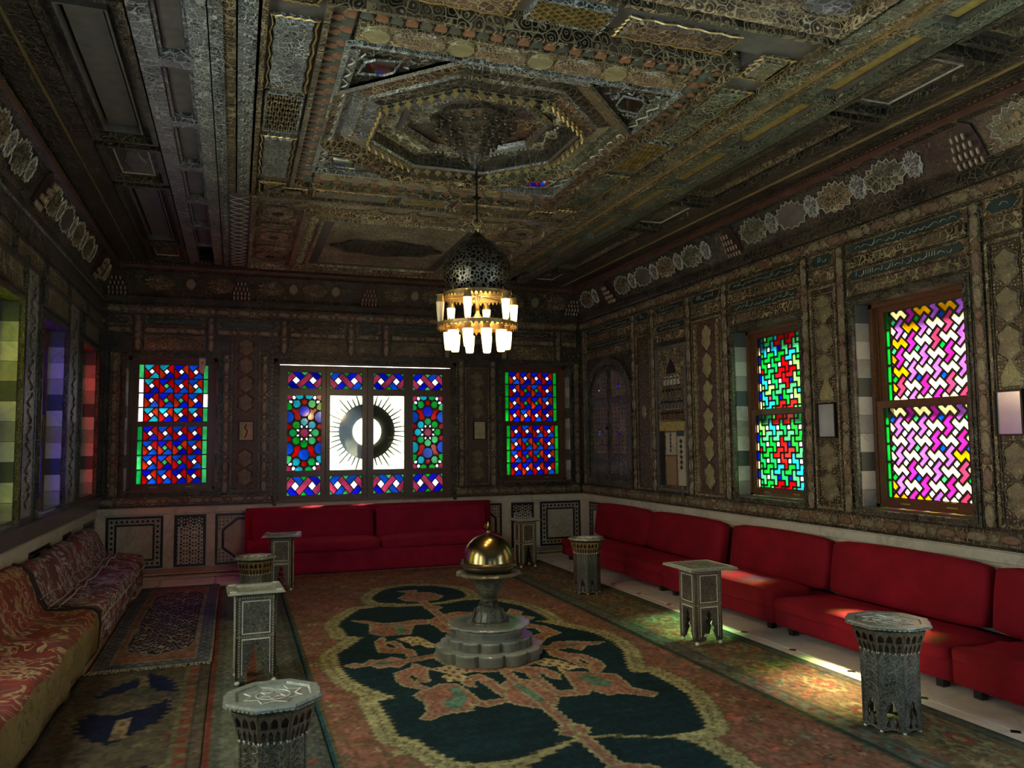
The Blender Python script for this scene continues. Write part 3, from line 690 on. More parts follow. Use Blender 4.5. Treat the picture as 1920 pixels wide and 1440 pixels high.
# ---- two rows of fish scales round the recess
sm = MB()
P = [(-.034, 0)]+[(-.034*math.cos(PI*i/8)*1.0, -.062*math.sin(PI*i/8)) for i in range(9)]+[(.034, 0)]
P = [(-.035, .025)]+[(-.035*math.cos(PI*i/6), -.052*math.sin(PI*i/6)) for i in range(7)]+[(.035, .025)]
smes = []
for mt in ('terracotta', 'tealscale'):
    m = MB(); m.frus(inset(P, .007), P, -.016, .0); smes.append(m.mesh('scale', mt))
sb_ = frame_mb(.415, 2.67, 3.70, 6.47, .145, C0+.035, CT).build('scale_border', 'wood_dark', ceiling)
cnt = 0
for row in range(2):
    ins = .05+row*.052
    x0, x1, y0, y1 = .415+ins, 2.67-ins, 3.70+ins, 6.47-ins
    for side, (p0, p1, rot) in enumerate((((x0, y0), (x1, y0), PI), ((x1, y0), (x1, y1), -PI/2), ((x1, y1), (x0, y1), 0), ((x0, y1), (x0, y0), PI/2))):
        L_ = math.hypot(p1[0]-p0[0], p1[1]-p0[1]); n = int(L_/.0735)
        for i in range(n):
            t = (i+.5+(.5 if row else 0))/n
            if t > 1: continue
            cnt += 1
            o = put('scale', smes[(i+row) % 2], sb_, M4=Matrix.Translation((p0[0]+(p1[0]-p0[0])*t, p0[1]+(p1[1]-p0[1])*t, C0+.034-row*.008)) @ Matrix.Rotation(rot+PI, 4, 'Z'))
# ---- medallion bands near and far of the recess, zigzag fillets at its sides
for (ya, yb) in ((3.85, 4.04), (6.16, 6.32)):
    bd = cb('medallion_band', 'band', .56, 2.53, ya, yb, C0+.01)
    hy = (yb-ya)/2-.012; x = .66; i = 0
    mo, mr = MB(), MB()
    mo.frus(ell(0,0,.135,hy*.88,18), ell(0,0,.145,hy,18), -.012, 0); mr.frus(ell(0,0,.066,hy*.86,14), ell(0,0,.074,hy,14), -.012, 0)
    mo.tube([(p[0], p[1], -.012) for p in ell(0,0,.138,hy*.9,18)], .004, 4, closed=True); mr.tube([(p[0], p[1], -.012) for p in ell(0,0,.068,hy*.88,14)], .004, 4, closed=True)
    A, B_ = mo.mesh('oval_medallion', 'ovalmed'), mr.mesh('round_medallion', 'goldflat')
    while x < 2.5:
        if i % 2 == 0: put('round_medallion', B_, bd, (x, (ya+yb)/2, C0+.01)); x += .23
        else: put('oval_medallion', A, bd, (x, (ya+yb)/2, C0+.01)); x += .23
        i += 1
frame_mb(ox0-.01, ox1+.01, oy0-.05, oy1+.03, .03, C0-.005, CT+.05).build('recess_moulding', 'grey', ceiling)
for k in (0, 1):
    x = .575 if k == 0 else 2.505
    m = MB(); pts = []
    for i in range(61):
        t = 4.25+i*(1.72/60); pts.append((x+.022*math.sin(i*PI/2.5), t, C0+.012))
    m.tube(pts, .006, 4); stuff(m.build('wavy_fillet', 'pale', ceiling))
    cb('recess_side', 'grey' if k == 0 else 'green', .545 if k == 0 else 2.47, .61 if k == 0 else 2.535, 4.15, 6.07, C0+.018, CT+.05)
# ---- octagonal recess in steps; board colours paint in window tint and shade by side
OX, OY = 1.54, 5.11
def octo(a): 
    R_ = a/math.cos(PI/8); return [(OX+R_*math.cos(PI/8+i*PI/4), OY+R_*math.sin(PI/8+i*PI/4)) for i in range(8)]
def oct_ring(name, a0, z0, a1, z1, mats, th=.02):
    p, q = octo(a0), octo(a1)
    for i in range(8):
        j = (i+1) % 8
        nrm = Vector(((z1-z0), (a0-a1))); 
        m = MB(); A = [(*p[i], z0), (*p[j], z0), (*q[j], z1), (*q[i], z1)]
        n3 = (Vector(A[1])-Vector(A[0])).cross(Vector(A[3])-Vector(A[0])).normalized()
        if n3.z < 0 or (abs(n3.z) < .05 and (n3.x*(p[i][0]-OX)+n3.y*(p[i][1]-OY)) < 0): n3 = -n3
        B2 = [tuple(Vector(v)+n3*th) for v in A]
        m.add(A+B2, [(0,1,2,3),(7,6,5,4),(0,4,5,1),(1,5,6,2),(2,6,7,3),(3,7,4,0)])
        m.build(name, mats[i % len(mats)], ceiling)
gr8 = ['green', 'wood_red', 'wood_dark', 'grey', 'wood', 'wood_red', 'wood_dark', 'green']
E8 = ['green', 'wood_dark', 'wood', 'mauve', 'wood_dark', 'wood_red', 'wood_red', 'green']
oct_ring('octagon_moulding', 1.005, C0-.015, .955, C0+.012, ['wood'])
oct_ring('octagon_board', .955, C0+.012, .88, C0+.055, E8)
oct_ring('octagon_board', .88, C0+.055, .80, C0+.045, ['farband', 'wood_dark', 'wood', 'grey', 'wood_red', 'wood_dark', 'wood_dark', 'farband'])
oct_ring('octagon_moulding', .80, C0+.045, .785, C0+.03, ['grey', 'wood'])
oct_ring('octagon_board', .785, C0+.03, .70, C0+.015, ['band', 'wood_dark', 'band', 'mauve', 'wood_dark', 'wood_dark', 'wood_red', 'green'])
oct_ring('octagon_fillet', .70, C0+.012, .675, C0-.005, ['grey', 'greyplain'])
oct_ring('octagon_lip', .675, C0-.005, .672, C0+.10, ['wood_dark'])
oct_ring('octagon_field', .69, C0+.10, .49, C0+.10, ['wood_dark', 'wood_dark', 'greygreen', 'greygreen', 'greygreen', 'wood_dark', 'wood_dark', 'wood_dark'])
oct_ring('octagon_moulding', .51, C0+.09, .465, C0+.06, ['greyplain', 'wood', 'wood', 'greyplain'])
oct_ring('octagon_board', .465, C0+.06, .44, C0+.11, ['grey', 'wood'])
oct_ring('octagon_field', .45, C0+.12, .0, C0+.13, ['wood_dark', 'wood_red', 'wood_dark', 'greygreen', 'greyplain', 'wood_dark', 'wood_dark', 'wood_red'])  # dark wood stands in for shade at the recess centre
# garlands and rosettes on the dark ring
rz = MB(); rz.lathe([(.0,-.02),(.02,-.02),(.03,-.012),(.055,-.015),(.066,-.006),(.07,0)], 12, cap=False, lobe=0); rzm = rz.mesh('rosette', 'greygreen', smooth=True)
bd_ = MB(); bd_.lathe([(0,-.012),(.008,-.008),(.010,0)], 6, cap=False); bdm = bd_.mesh('bead', 'pale', smooth=True)
for i in range(16):
    a = PI/8*i+PI/16*0; R_ = .635 if i % 2 == 0 else .67
    put('rosette', rzm, ceiling, (OX+R_*.91*math.cos(a), OY+R_*.91*math.sin(a), C0+.099))
for i in range(112):
    a = 2*PI*i/112; R_ = .53+.08*abs(math.sin(4*a)); put('bead', bdm, ceiling, (OX+R_*math.cos(a), OY+R_*math.sin(a), C0+.099))
# crest of palmettes round the octagon
pm = MB(); pm.prism([(-.022,0),(-.008,-.014),(-.028,-.030),(-.012,-.042),(0,-.06),(.012,-.042),(.028,-.030),(.008,-.014),(.022,0)], -.006, .006); pmm = pm.mesh('palmette', 'rodgold')
for i in range(8):
    p, q = octo(.705)[i], octo(.705)[(i+1) % 8]; ang = math.atan2(q[1]-p[1], q[0]-p[0])
    for k in range(7):
        t = (k+.5)/7; x, y = p[0]+(q[0]-p[0])*t, p[1]+(q[1]-p[1])*t
        put('palmette', pmm, ceiling, M4=Matrix.Translation((x, y, C0+.01)) @ Matrix.Rotation(ang, 4, 'Z') @ Matrix.Rotation(PI/2, 4, 'X'))
# corner spandrels with tilted mirror lozenges
for sx, sy2 in ((-1,-1), (1,-1), (1,1), (-1,1)):
    c = Vector((OX+sx*1.0, OY+sy2*1.0)); P = [(c.x, c.y), (c.x-sx*.585, c.y), (c.x, c.y-sy2*.585)]
    m = MB(); m.prism(P, C0+.03, C0+.07); o = m.build('spandrel', 'wood_dark', ceiling)
    m = MB()
    for k in range(26):
        u, v = rnd.random(), rnd.random()
        if u+v > .9: u, v = (1-u)*.8, (1-v)*.8
        x, y = c.x-sx*(.04+u*.5), c.y-sy2*(.04+v*.5); a = rnd.random()*6
        m.tube([(x, y, C0+.028), (x+.03*math.cos(a), y+.03*math.sin(a), C0+.02), (x+.04*math.cos(a+1), y+.05*math.sin(a+1), C0+.028)], .007, 4)
    stuff(m.build('carved_foliage', 'grey', o))
    mc = c-Vector((sx*.20, sy2*.20)); L = [(.0, -.13), (.075, -.03), (.075, .03), (.0, .13), (-.075, .03), (-.075, -.03)]
    Mx = Matrix.Translation((mc.x, mc.y, C0+.02)) @ Matrix.Rotation(math.atan2(sy2, sx)+PI/2*0, 4, 'Z')
    Lr = [(-y, x) for x, y in L]
    m = MB(); m.mat = 0; m.frus(inset(L, .006), L, -.008, .01); put('mirror_lozenge', m.mesh('mirror_lozenge', 'mirror'), o, M4=Mx)
    m = MB(); m.tube([(x, y, -.006) for x, y in inset(L, -.012)], .009, 4, closed=True); put('mirror_frame', m.mesh('mirror_frame', 'grey'), o, M4=Mx)
# hanging carved boss in the middle; its dark wood stands in for shade
m = MB(); prof = [(.30, C0+.13), (.295, C0+.09), (.24, C0+.06), (.235, C0+.03), (.17, C0-.0), (.165, C0-.03), (.11, C0-.06), (.105, C0-.09), (.06, C0-.12), (.05, C0-.15), (.02, C0-.19), (.012, C0-.22)]
m.lathe(list(reversed(prof)), 32, c=(OX, OY), lobe=8, amp=.07)
m.build('pendant_boss', 'wood_dark', ceiling, smooth=30)
pc = MB(); pc.lathe([(0,-.035),(.008,-.03),(.012,-.012),(.015,0)], 7, cap=False); pcm = pc.mesh('stalactite', 'wood')
for R_, z, n in ((.265, C0+.065, 20), (.20, C0+.0, 16), (.14, C0-.055, 12), (.085, C0-.115, 8)):
    for i in range(n):
        a = 2*PI*i/n; put('stalactite', pcm, ceiling, (OX+R_*math.cos(a), OY+R_*math.sin(a), z))
# ---- far and near compartments
def medal(xc, yc, rx, ry, ma, o, zz=C0, oct_=True):
    k = .42
    P = [(xc-rx, yc-ry*k), (xc-rx*k, yc-ry), (xc+rx*k, yc-ry), (xc+rx, yc-ry*k), (xc+rx, yc+ry*k), (xc+rx*k, yc+ry), (xc-rx*k, yc+ry), (xc-rx, yc+ry*k)] if oct_ else ell(xc, yc, rx, ry, 18)
    m = MB(); m.frus(inset(P, .02), P, zz-.004, zz+.05); m.build('medallion', ma, o)
    m = MB(); m.tube([(x, y, zz-.002) for x, y in inset(P, -.012)], .009, 5, closed=True); m.build('beaded_rim', 'band', o)
    if oct_: 
        m = MB(); m.frus(ell(xc, yc, rx*.30, ry*.22, 8), ell(xc, yc, rx*.38, ry*.3, 8), zz-.016, zz); m.build('boss', 'wood_dark', o)
def compartment(y0, y1, near):
    o = frame_mb(.10, 2.98, y0, y1, .035, C0-.02, CT).build('compartment', 'farwood', ceiling)
    bx('compartment_field', 'farwood', o, .135, 2.945, y0+.035, y1-.035, C0+.04, CT)
    s = -1 if near else 1; ya = y1 if near else y0
    H_ = y1-y0
    for k in (0, 1):
        X = lambda x: x if k == 0 else X2-x
        for t, big in ((.19, 0), (.60, 1), (1.06, 0), (1.48, 1), (1.95, 0), (2.35, 1)):
            if t+.2 > H_: continue
            if big: medal(X(.34), ya+s*t, .155, .19, 'farwood', o, C0+.02)
            else: medal(X(.34), ya+s*t, .16, .085, 'farwood' if t > .5 else 'mauve', o, C0+.02, False)
    for x, rx in ((.86, .30), (1.36, .15), (1.80, .24), (2.3, .2)):
        medal(x, ya+s*.19, rx, .09, 'farband', o, C0+.02, False)
    a, b = (y0+.42, y1-.07) if not near else (y0+.07, y1-.42)
    f1 = frame_mb(.56, 2.52, a, b, .05, C0-.01, CT).build('panel_moulding', 'farwood', o)
    frame_mb(.61, 2.47, a+.05, b-.05, .13, C0+.03, CT).build('zigzag_band', 'farwood', o)
    m = MB(); p = []
    L1 = [(.675, a+.11), (.675, b-.11), (2.405, b-.11), (2.405, a+.11)]
    for q in range(4):
        A, B_ = Vector(L1[q]), Vector(L1[(q+1) % 4]); n = int((B_-A).length/.035); d = (B_-A)/n; nr = Vector((-d.y, d.x)).normalized()
        for i in range(n): p.append((*(A+d*i+nr*(.035 if i % 2 else -.035)), C0+.026))
    m.tube(p, .008, 4, closed=True); stuff(m.build('zigzag', 'farband', o))
    frame_mb(.74, 2.34, a+.18, b-.18, .03, C0-.005, CT).build('panel_moulding', 'farband', o)
    bx('centre_panel', 'farband', o, .77, 2.31, a+.21, b-.21, C0+.03, CT)
    frame_mb(.77, 2.31, a+.21, b-.21, .10, C0+.022, CT).build('inner_band', 'greyplain', o)
    P = [(1.54+.62*math.cos(t)*(1-.12*abs(math.sin(4*t))), (a+b)/2+.30*math.sin(t)*(1+.1*math.cos(8*t))) for t in [2*PI*i/48 for i in range(48)]]
    holes = []
    for i in range(17):
        for j in range(9):
            x, y = 1.54-.56+i*.07, (a+b)/2-.26+j*.065
            if ((x-1.54)/.52)**2+((y-(a+b)/2)/.24)**2 < .9: holes.append(star(x, y+.02*(i % 2), .028, 4, .45, rnd.random()))
    put('fretwork_oval', cutplate('fretwork_oval', [P], holes, C0+.005, C0+.025, 'wood_dark'), o)
compartment(6.84, YF, False); compartment(.35, 3.18, True); 
bx('compartment', 'wood', ceiling, .10, 2.98, -2.55, .33, C0, CT)

# ================================================================ CORNICE
def cornice(name, F, x0, x1, e0, e1, mt):
    prof = [(0.0, 3.10), (.03, 3.10), (.045, 3.12), (.045, 3.19), (.03, 3.20), (.05, 3.23), (.15, 3.47), (.185, 3.49), (.20, 3.50), (.20, 3.53), (.17, 3.575), (.20, 3.62), (0, 3.62)]
    m = MB(); n = len(prof)
    vs = [(x0+(d if e0 else 0), z, d) for d, z in prof]+[(x1-(d if e1 else 0), z, d) for d, z in prof]
    m.add(vs, [(i, (i+1) % n, n+(i+1) % n, n+i) for i in range(n)]+[tuple(reversed(range(n))), tuple(range(n, 2*n))])
    m.m = [1 if i in (8, 9, 7) else (2 if i in (1, 2, 3) else 0) for i in range(n)]+[0, 0]
    return struct(m.build(name, mt, M4=F))
tb = cornice('trim_1', FB, WL, WR_, 1, 1, ['wood_dark', 'red_mould', 'wood_dark'])
tr = cornice('trim_2', FR, -WD, -WY0, 1, 1, ['wood_dark', 'red_mould', 'wood_dark'])
tl = cornice('trim_3', FL, WY0, WD, 1, 1, ['wood_dark', 'red_mould', 'wood_dark'])
tx = cornice('trim_4', FX, -WR_, -WL, 1, 1, ['wood_dark', 'red_mould', 'wood_dark'])
# beads under the top moulding
bm_ = MB(); bm_.lathe([(0, -.012), (.009, -.006), (.009, .006), (0, .012)], 6, cap=False); 
for F, x0, x1, T in ((FB, WL+.2, WR_-.2, tb), (FR, -9.7, -2.6, tr), (FL, 4.2, 9.7, tl)):
    m = MB(); n = int((x1-x0)/.045)
    for i in range(n):
        x = x0+i*.045; m.box(x, x+.022, 3.545, 3.556, .178, .19); m.box(x, x+.018, 3.585, 3.594, .178, .192)
    stuff(m.build('bead_row', 'band', T))
TILT = lambda x: Matrix.Translation((x, 3.352, .104)) @ Matrix.Rotation(math.atan2(.10, .24), 4, 'X')
def shield(hw, hh, fill, pale=True):
    P = []
    pts = [(0,1.0),(.16,.78),(.34,.92),(.42,.62),(.70,.70),(.72,.40),(1.0,.36),(.86,.05),(1.0,-.25),(.74,-.42),(.66,-.78),(.38,-.70),(.2,-.92),(0,-.80)]
    P = [(x*hw, y*hh) for x, y in pts]+[(-x*hw, y*hh) for x, y in reversed(pts[1:-1])]
    a = MB(); a.frus(P, inset(P, .006), -.004, .012)
    b = MB(); b.tube([(x, y, .012) for x, y in P], .0052, 4, closed=True)
    return a.mesh('shield', fill), b.mesh('scalloped_rim', 'pale' if pale else 'band')
SH = {('b', k): shield(.195, .122, f) for k, f in enumerate(('green', 'greyplain', 'band', 'green'))}; SH[('s', 0)] = shield(.075, .10, 'grey')
SHB = {('b', 0): shield(.16, .10, 'wood', False), ('s', 0): shield(.06, .08, 'medal', False)}
bld = MB(); bld.box(-.09, .09, -.05, -.03, .012, .02)
for i in range(5): bld.box(-.08+i*.035, -.065+i*.035, -.03, .0, .012, .02)
bld.box(-.09, .09, 0, .012, .012, .02); bld.lathe([(.04, .012), (.035, .02), (0, .022)], 8, c=(0, .03), cap=False)
bldm = bld.mesh('painted_palace', 'band')
capm = MB(); capm.lathe([(.011, 0), (.015, .01), (.015, .045), (.010, .06), (0, .066)], 7); 
capT = Matrix.Rotation(-PI/2, 4, 'X')
MT['darkniche'] = plain('dark_niche', (.03, .014, .01), .6)
def muqarnas(x, T, sc_=1.0):
    o = empty('muqarnas', M4=TILT(x), parent=T); i_ = 0
    m = MB(); m.prism([(-.11,-.13),(.11,-.13),(.10,-.02),(.07,.10),(0,.14),(-.07,.10),(-.10,-.02)], -.01, .015); m.build('niche_back', 'darkniche', o)
    for row, (n, y) in enumerate(((5, -.115), (5, -.055), (4, .005), (3, .065))):
        m = MB()
        for i in range(n):
            m.T = Matrix.Translation(((i-(n-1)/2)*.042, y, .03+row*.014)) @ capT; m.lathe([(.006, .0), (.0105, -.006), (.0105, -.032), (.007, -.042), (0, -.046)], 7, cap=False); m.T = None
        m.build('stalactite_row', 'goldpeg', o, smooth=True)
MT['goldpeg'] = plain('tan_peg', (0.27, 0.20, 0.13), 0.3, var=0.3, spec=.9)
def frieze(T, knots, S, x0, x1, big, small):
    ks = sorted(knots)
    for kx in ks: muqarnas(kx, T)
    edges = [x0]+ks+[x1]
    for a, b in zip(edges[:-1], edges[1:]):
        n = max(1, round((b-a)/.54)); st_ = (b-a)/n; c = 0
        for i in range(n):
            for t, kd in ((.12, 's'), (.62, 'b')):
                x = a+(i+t)*st_+.03
                if min([abs(x-k) for k in ks]+[9]) < .2 or x < x0+.15 or x > x1-.15: continue
                me = S[(kd, (c+i) % len([q for q in S if q[0] == kd]))]
                o = empty('cartouche', M4=TILT(x), parent=T)
                put('shield', me[0], o); put('scalloped_rim', me[1], o)
                if kd == 'b' and (i % 2 == 0): put('painted_palace', bldm, o)
frieze(tb, [WL+.16, .04, 1.57, 3.05, WR_-.16], SHB, WL+.1, WR_-.1, 0, 0)
frieze(tr, [-8.8, -6.22, -3.67], SH, -9.8, -2.6, 0, 0)
frieze(tl, [3.95, 6.45, 8.95], SH, 3.0, 9.8, 0, 0)

# ================================================================ WALL PANELLING
def deco(F, wallobj, tone='w'):
    ovm, rdm = MB(), MB()
    ovm.frus(ell(0,0,.075,.030,14), ell(0,0,.068,.024,14), 0, .006); ovm.tube([(x,y,.004) for x,y in ell(0,0,.074,.030,14)], .0035, 4, closed=True)
    rdm.frus(ell(0,0,.030,.030,12), ell(0,0,.022,.022,12), 0, .008); rdm.tube([(x,y,.004) for x,y in ell(0,0,.031,.031,12)], .0035, 4, closed=True)
    OM = [ovm.mesh('oval_medallion', 'medal'), ovm.mesh('oval_medallion', 'medalred')]; RM = [rdm.mesh('round_medallion', 'medal'), rdm.mesh('round_medallion', 'medalred')]
    cnt = [0]
    def row(x0, x1, y0, y1, vert, z, par, step=.235):
        L_ = (y1-y0) if vert else (x1-x0); n = max(1, round(L_/step)); st_ = L_/n; sc_ = min(1.0, ((x1-x0) if vert else (y1-y0))/.085)
        for i in range(n):
            for t, kd in ((.33, 0), (.83, 1)):
                if cnt[0] >= 290: return
                p = (i+t)*st_; cx, cy3 = ((x0+x1)/2, y0+p) if vert else (x0+p, (y0+y1)/2)
                me = OM[i % 2] if kd == 0 else RM[i % 2]
                put(me.name.split('.')[0], me, par, M4=Matrix.Translation((cx, cy3, z)) @ Matrix.Rotation(PI/2 if vert else 0, 4, 'Z') @ Matrix.Scale(sc_, 4)); cnt[0] += 1
    def strip(x0, x1, y0, y1, vert, mat='wood', z=.018, meds=True):
        m = MB(); m.bev(x0, x1, y0, y1, 0, z, .006); o = m.build('stile' if vert else 'rail', mat, wallobj)
        e = MB()
        if vert: e.box(x0+.001, x0+.007, y0, y1, z, z+.005); e.box(x1-.007, x1-.001, y0, y1, z, z+.005)
        else: e.box(x0, x1, y0+.001, y0+.007, z, z+.005); e.box(x0, x1, y1-.007, y1-.001, z, z+.005)
        e.build('edge_bead', 'wood_dark', o)
        if meds: row(x0, x1, y0, y1, vert, z, o)
        return o
    def cartouche(x0, x1, y0, y1, dark='teal'):
        h = (y1-y0)/2; c = (y0+y1)/2
        o = bx('cartouche_panel', 'wood_red', wallobj, x0, x1, y0, y1, 0, .006)
        P = [(x0+.02, c), (x0+.02+h*.8, y1-.014), (x1-.02-h*.8, y1-.014), (x1-.02, c), (x1-.02-h*.8, y0+.014), (x0+.02+h*.8, y0+.014)]
        m = MB(); m.frus(P, inset(P, .005), .006, .014); m.build('cartouche', dark, o)
        m = MB(); m.tube([(x, y, .013) for x, y in P], .0035, 4, closed=True); m.build('cartouche_rim', 'band', o)
        # flowing calligraphy, too small and worn to read letter by letter
        m = MB(); x = x0+.06+h; r3 = random.Random(int(x0*1000)+int(y0*100))
        while x < x1-.06-h:
            kind = r3.random(); hh_ = h*.55
            if kind < .4: m.tube([(x, c-hh_*.3, .016), (x+.004, c+hh_*.9, .016)], .0018, 3); x += .022
            elif kind < .75: m.tube([(x, c+hh_*.1, .016), (x+.012, c-hh_*.5, .016), (x+.035, c-hh_*.55, .016), (x+.048, c, .016)], .0020, 3); x += .055
            else: m.tube([(x, c-hh_*.2, .016), (x+.02, c+hh_*.35, .016), (x+.05, c+hh_*.1, .016), (x+.06, c-hh_*.4, .016)], .0018, 3); x += .07
        if m.v: stuff(m.build('inscription', 'pale', o))
        return o
    def arch(x0, x1, y0, y1):
        o = bx('arch_panel', 'wood', wallobj, x0, x1, y0, y1, 0, .008)
        w_ = x1-x0; cx = (x0+x1)/2
        P = [(x0+.01, y0+.01), (x1-.01, y0+.01)]+[(cx+w_/2*.9*math.cos(t)*(1), y0+.03+(y1-y0)*.62*abs(math.sin(t))**.7) for t in [PI*i/14 for i in range(1, 14)]]
        m = MB(); m.frus(P, inset(P, .006), .008, .02); m.build('lobed_arch', 'band', o)
        for s in (-1, 1):
            m = MB()
            for k in range(3): 
                r_0 = .05-.014*k; m.tube([(cx+s*w_*.30+r_0*math.cos(t)*1.2, y1-.075+r_0*math.sin(t), .012) for t in [2*PI*i/10 for i in range(10)]], .005, 4, closed=True)
            m.build('scroll', 'medal', o)
        m = MB(); m.lathe([(.02, .008), (.018, .018), (0, .022)], 8, c=(cx, y1-.05), cap=False); m.build('boss', 'goldflat', o)
        frame_mb(x0, x1, y0, y1, .010, .008, .016).build('panel_bead', 'band', o)
    def pilaster(x0, x1, y0, y1, ground='wood_red', med='goldflat', nm=6, hw=.3, gap_at=None, sz=.10):
        o = bx('pilaster_panel', ground, wallobj, x0, x1, y0, y1, 0, .008)
        frame_mb(x0, x1, y0, y1, .02, .008, .02).build('panel_moulding', 'band', o)
        frame_mb(x0+.03, x1-.03, y0+.03, y1-.03, .008, .008, .014).build('panel_bead', 'wood_dark', o)
        cx = (x0+x1)/2; H_ = (y1-y0-.12)/nm; rx = (x1-x0)*hw
        hm = min(H_*.46, rx*1.9)
        P = [(rx*math.sin(t)*(1+.16*math.cos(6*t)), hm*math.cos(t)*(1+.05*math.cos(6*t))) for t in [2*PI*i/24 for i in range(24)]]
        m = MB(); m.frus(P, inset(P, .008), 0, .012); me = m.mesh('lobed_medallion', med)
        e = MB(); e.tube([(x, y, .006) for x, y in inset(P, -.006)], .004, 4, closed=True); em = e.mesh('medallion_rim', 'wood_dark' if med == 'goldflat' else 'band')
        for i in range(nm):
            y = y0+.06+(i+.5)*H_
            if gap_at and gap_at[0] < y < gap_at[1]: continue
            q = put('lobed_medallion', me, o, (cx, y, .008)); put('medallion_rim', em, o, (cx, y, .008))
        return o
    return row, strip, cartouche, arch, pilaster
# ---- back wall (local x = world x)
row, strip, cart, arch, pil = deco(FB, wall_back)
strip(WL+.03, .43, .765, .90-.03, False); strip(2.72, WR_-.03, .765, .87, False)
strip(WL+.05, WR_-.05, 3.105-.115, 3.09, False, mat='wood')
cols = [(-1.42, -1.40, 0), (-1.37, -1.255, 1), (-.155, -.075, 1), (.285, .365, 1), (2.755, 2.835, 1), (3.19, 3.275, 1), (4.405, 4.49, 1)]
for a, b, k in cols: strip(a, b, .88, 2.54, True, meds=bool(k))
pil(-.065, .275, .90, 2.80, 'stipred', 'palemedal', 8, .26, (1.45, 1.80)); pil(2.845, 3.18, .90, 2.45, 'stipred', 'palemedal', 7, .26, (1.45, 1.80))
st2 = [(-1.13, -1.04), (-.335, -.25), (.50, .59), (1.31, 1.40), (1.755, 1.845), (2.56, 2.65), (3.36, 3.44), (4.14, 4.22)]
for a, b in st2: strip(a, b, 2.57, 2.975, True)
spans = [(WL+.06, -1.15), (-1.02, -.355), (-.23, .48), (.61, 1.29), (1.42, 1.735), (1.865, 2.54), (2.67, 3.34), (3.46, 4.12), (4.24, WR_-.06)]
for i, (a, b) in enumerate(spans):
    cart(a, b, 2.85, 2.965, 'teal' if i in (1, 2, 4, 5) else 'wood_dark')
    rr = strip(a, b, 2.76, 2.84, False)
    if i not in (0, 2, 6, 8): arch(a, b, 2.57, 2.75)
    elif i in (2, 6): pass
for a, b in ((.385, .43), (2.72, 2.75)): 
    m = MB(); 
    for k in range(34): m.box(a+.004, b-.004, .80+k*.05, .835+k*.05, 0, .014)
    stuff(m.build('rope_moulding', 'band', wall_back))
# ---- right wall (local x = -y)
row, strip, cart, arch, pil = deco(FR, wall_right)
strip(-9.93, -2.5, .765, .87, False); strip(-9.93, -2.5, 2.99, 3.09, False)
for y in (9.80, 8.36+.02, 7.92, 7.16, 6.50, 5.35, 4.93, 3.72, 3.33): strip(-y-.045, -y+.045, .88, 2.98, True)
def tiers(a, b, ytop=2.975, ybot=2.55, n=4):
    hh_ = (ytop-ybot)/n
    for k in range(n):
        y1_ = ytop-k*hh_
        if k % 2 == 0: cart(a, b, y1_-hh_+.006, y1_, 'teal')
        else: strip(a, b, y1_-hh_+.004, y1_-.004, False, 'wood')
for a, b in ((-9.74, -8.44), (-7.86, -7.22), (-6.44, -5.41), (-4.87, -3.78), (-3.27, -2.4)): tiers(a, b)
for a, b in ((-8.32, -7.98), (-7.10, -6.56), (-5.29, -4.99), (-3.66, -3.39)): tiers(a, b, 2.975, 2.72, 2)
pil(-8.32, -7.98, .89, 2.70, 'stipple', 'medal', 1, .12)
pil(-7.10, -6.56, .89, 2.70, 'stipred', 'goldflat', 6, .14)
o_ = MB(); o_.box(-7.06, -7.00, .93, 2.66, .008, .02); o_.box(-6.66, -6.60, .93, 2.66, .008, .02); o_.build('scroll_border', 'band', wall_right)
m = MB()
for x in (-7.03, -6.63):
    for k in range(28):
        y = .96+k*.06; m.tube([(x-.018, y, .024), (x, y+.02, .028), (x+.018, y, .024), (x, y-.018, .026)], .005, 4, closed=True)
stuff(m.build('gilt_scrolls', 'goldpale', wall_right)) if False else None
MT['goldpale'] = plain('pale_gilt_scroll', (0.40, 0.33, 0.18), 0.32, 0.3, 0.3, 25)
stuff(m.build('gilt_scrolls', 'goldpale', wall_right))
pil(-5.29, -4.99, .89, 2.70, 'stipple', 'palemedal', 7, .30, (1.38, 1.80)); pil(-3.66, -3.39, .89, 2.70, 'stipple', 'palemedal', 7, .30, (1.38, 1.80))
for (a, b) in ((-5.29, -4.99), (-3.66, -3.39)):
    m = MB(); c = (a+b)/2; m.frus([(c-.07, 1.76), (c+.07, 1.76), (c+.075, 1.83), (c, 1.96), (c-.075, 1.83)], [(c-.06, 1.768), (c+.06, 1.768), (c+.064, 1.825), (c, 1.94), (c-.064, 1.825)], .008, .02); m.build('dome_medallion', 'goldflat', wall_right)
pil(-3.27, -2.4, .89, 2.52, 'wood', 'palemedal', 6, .12)
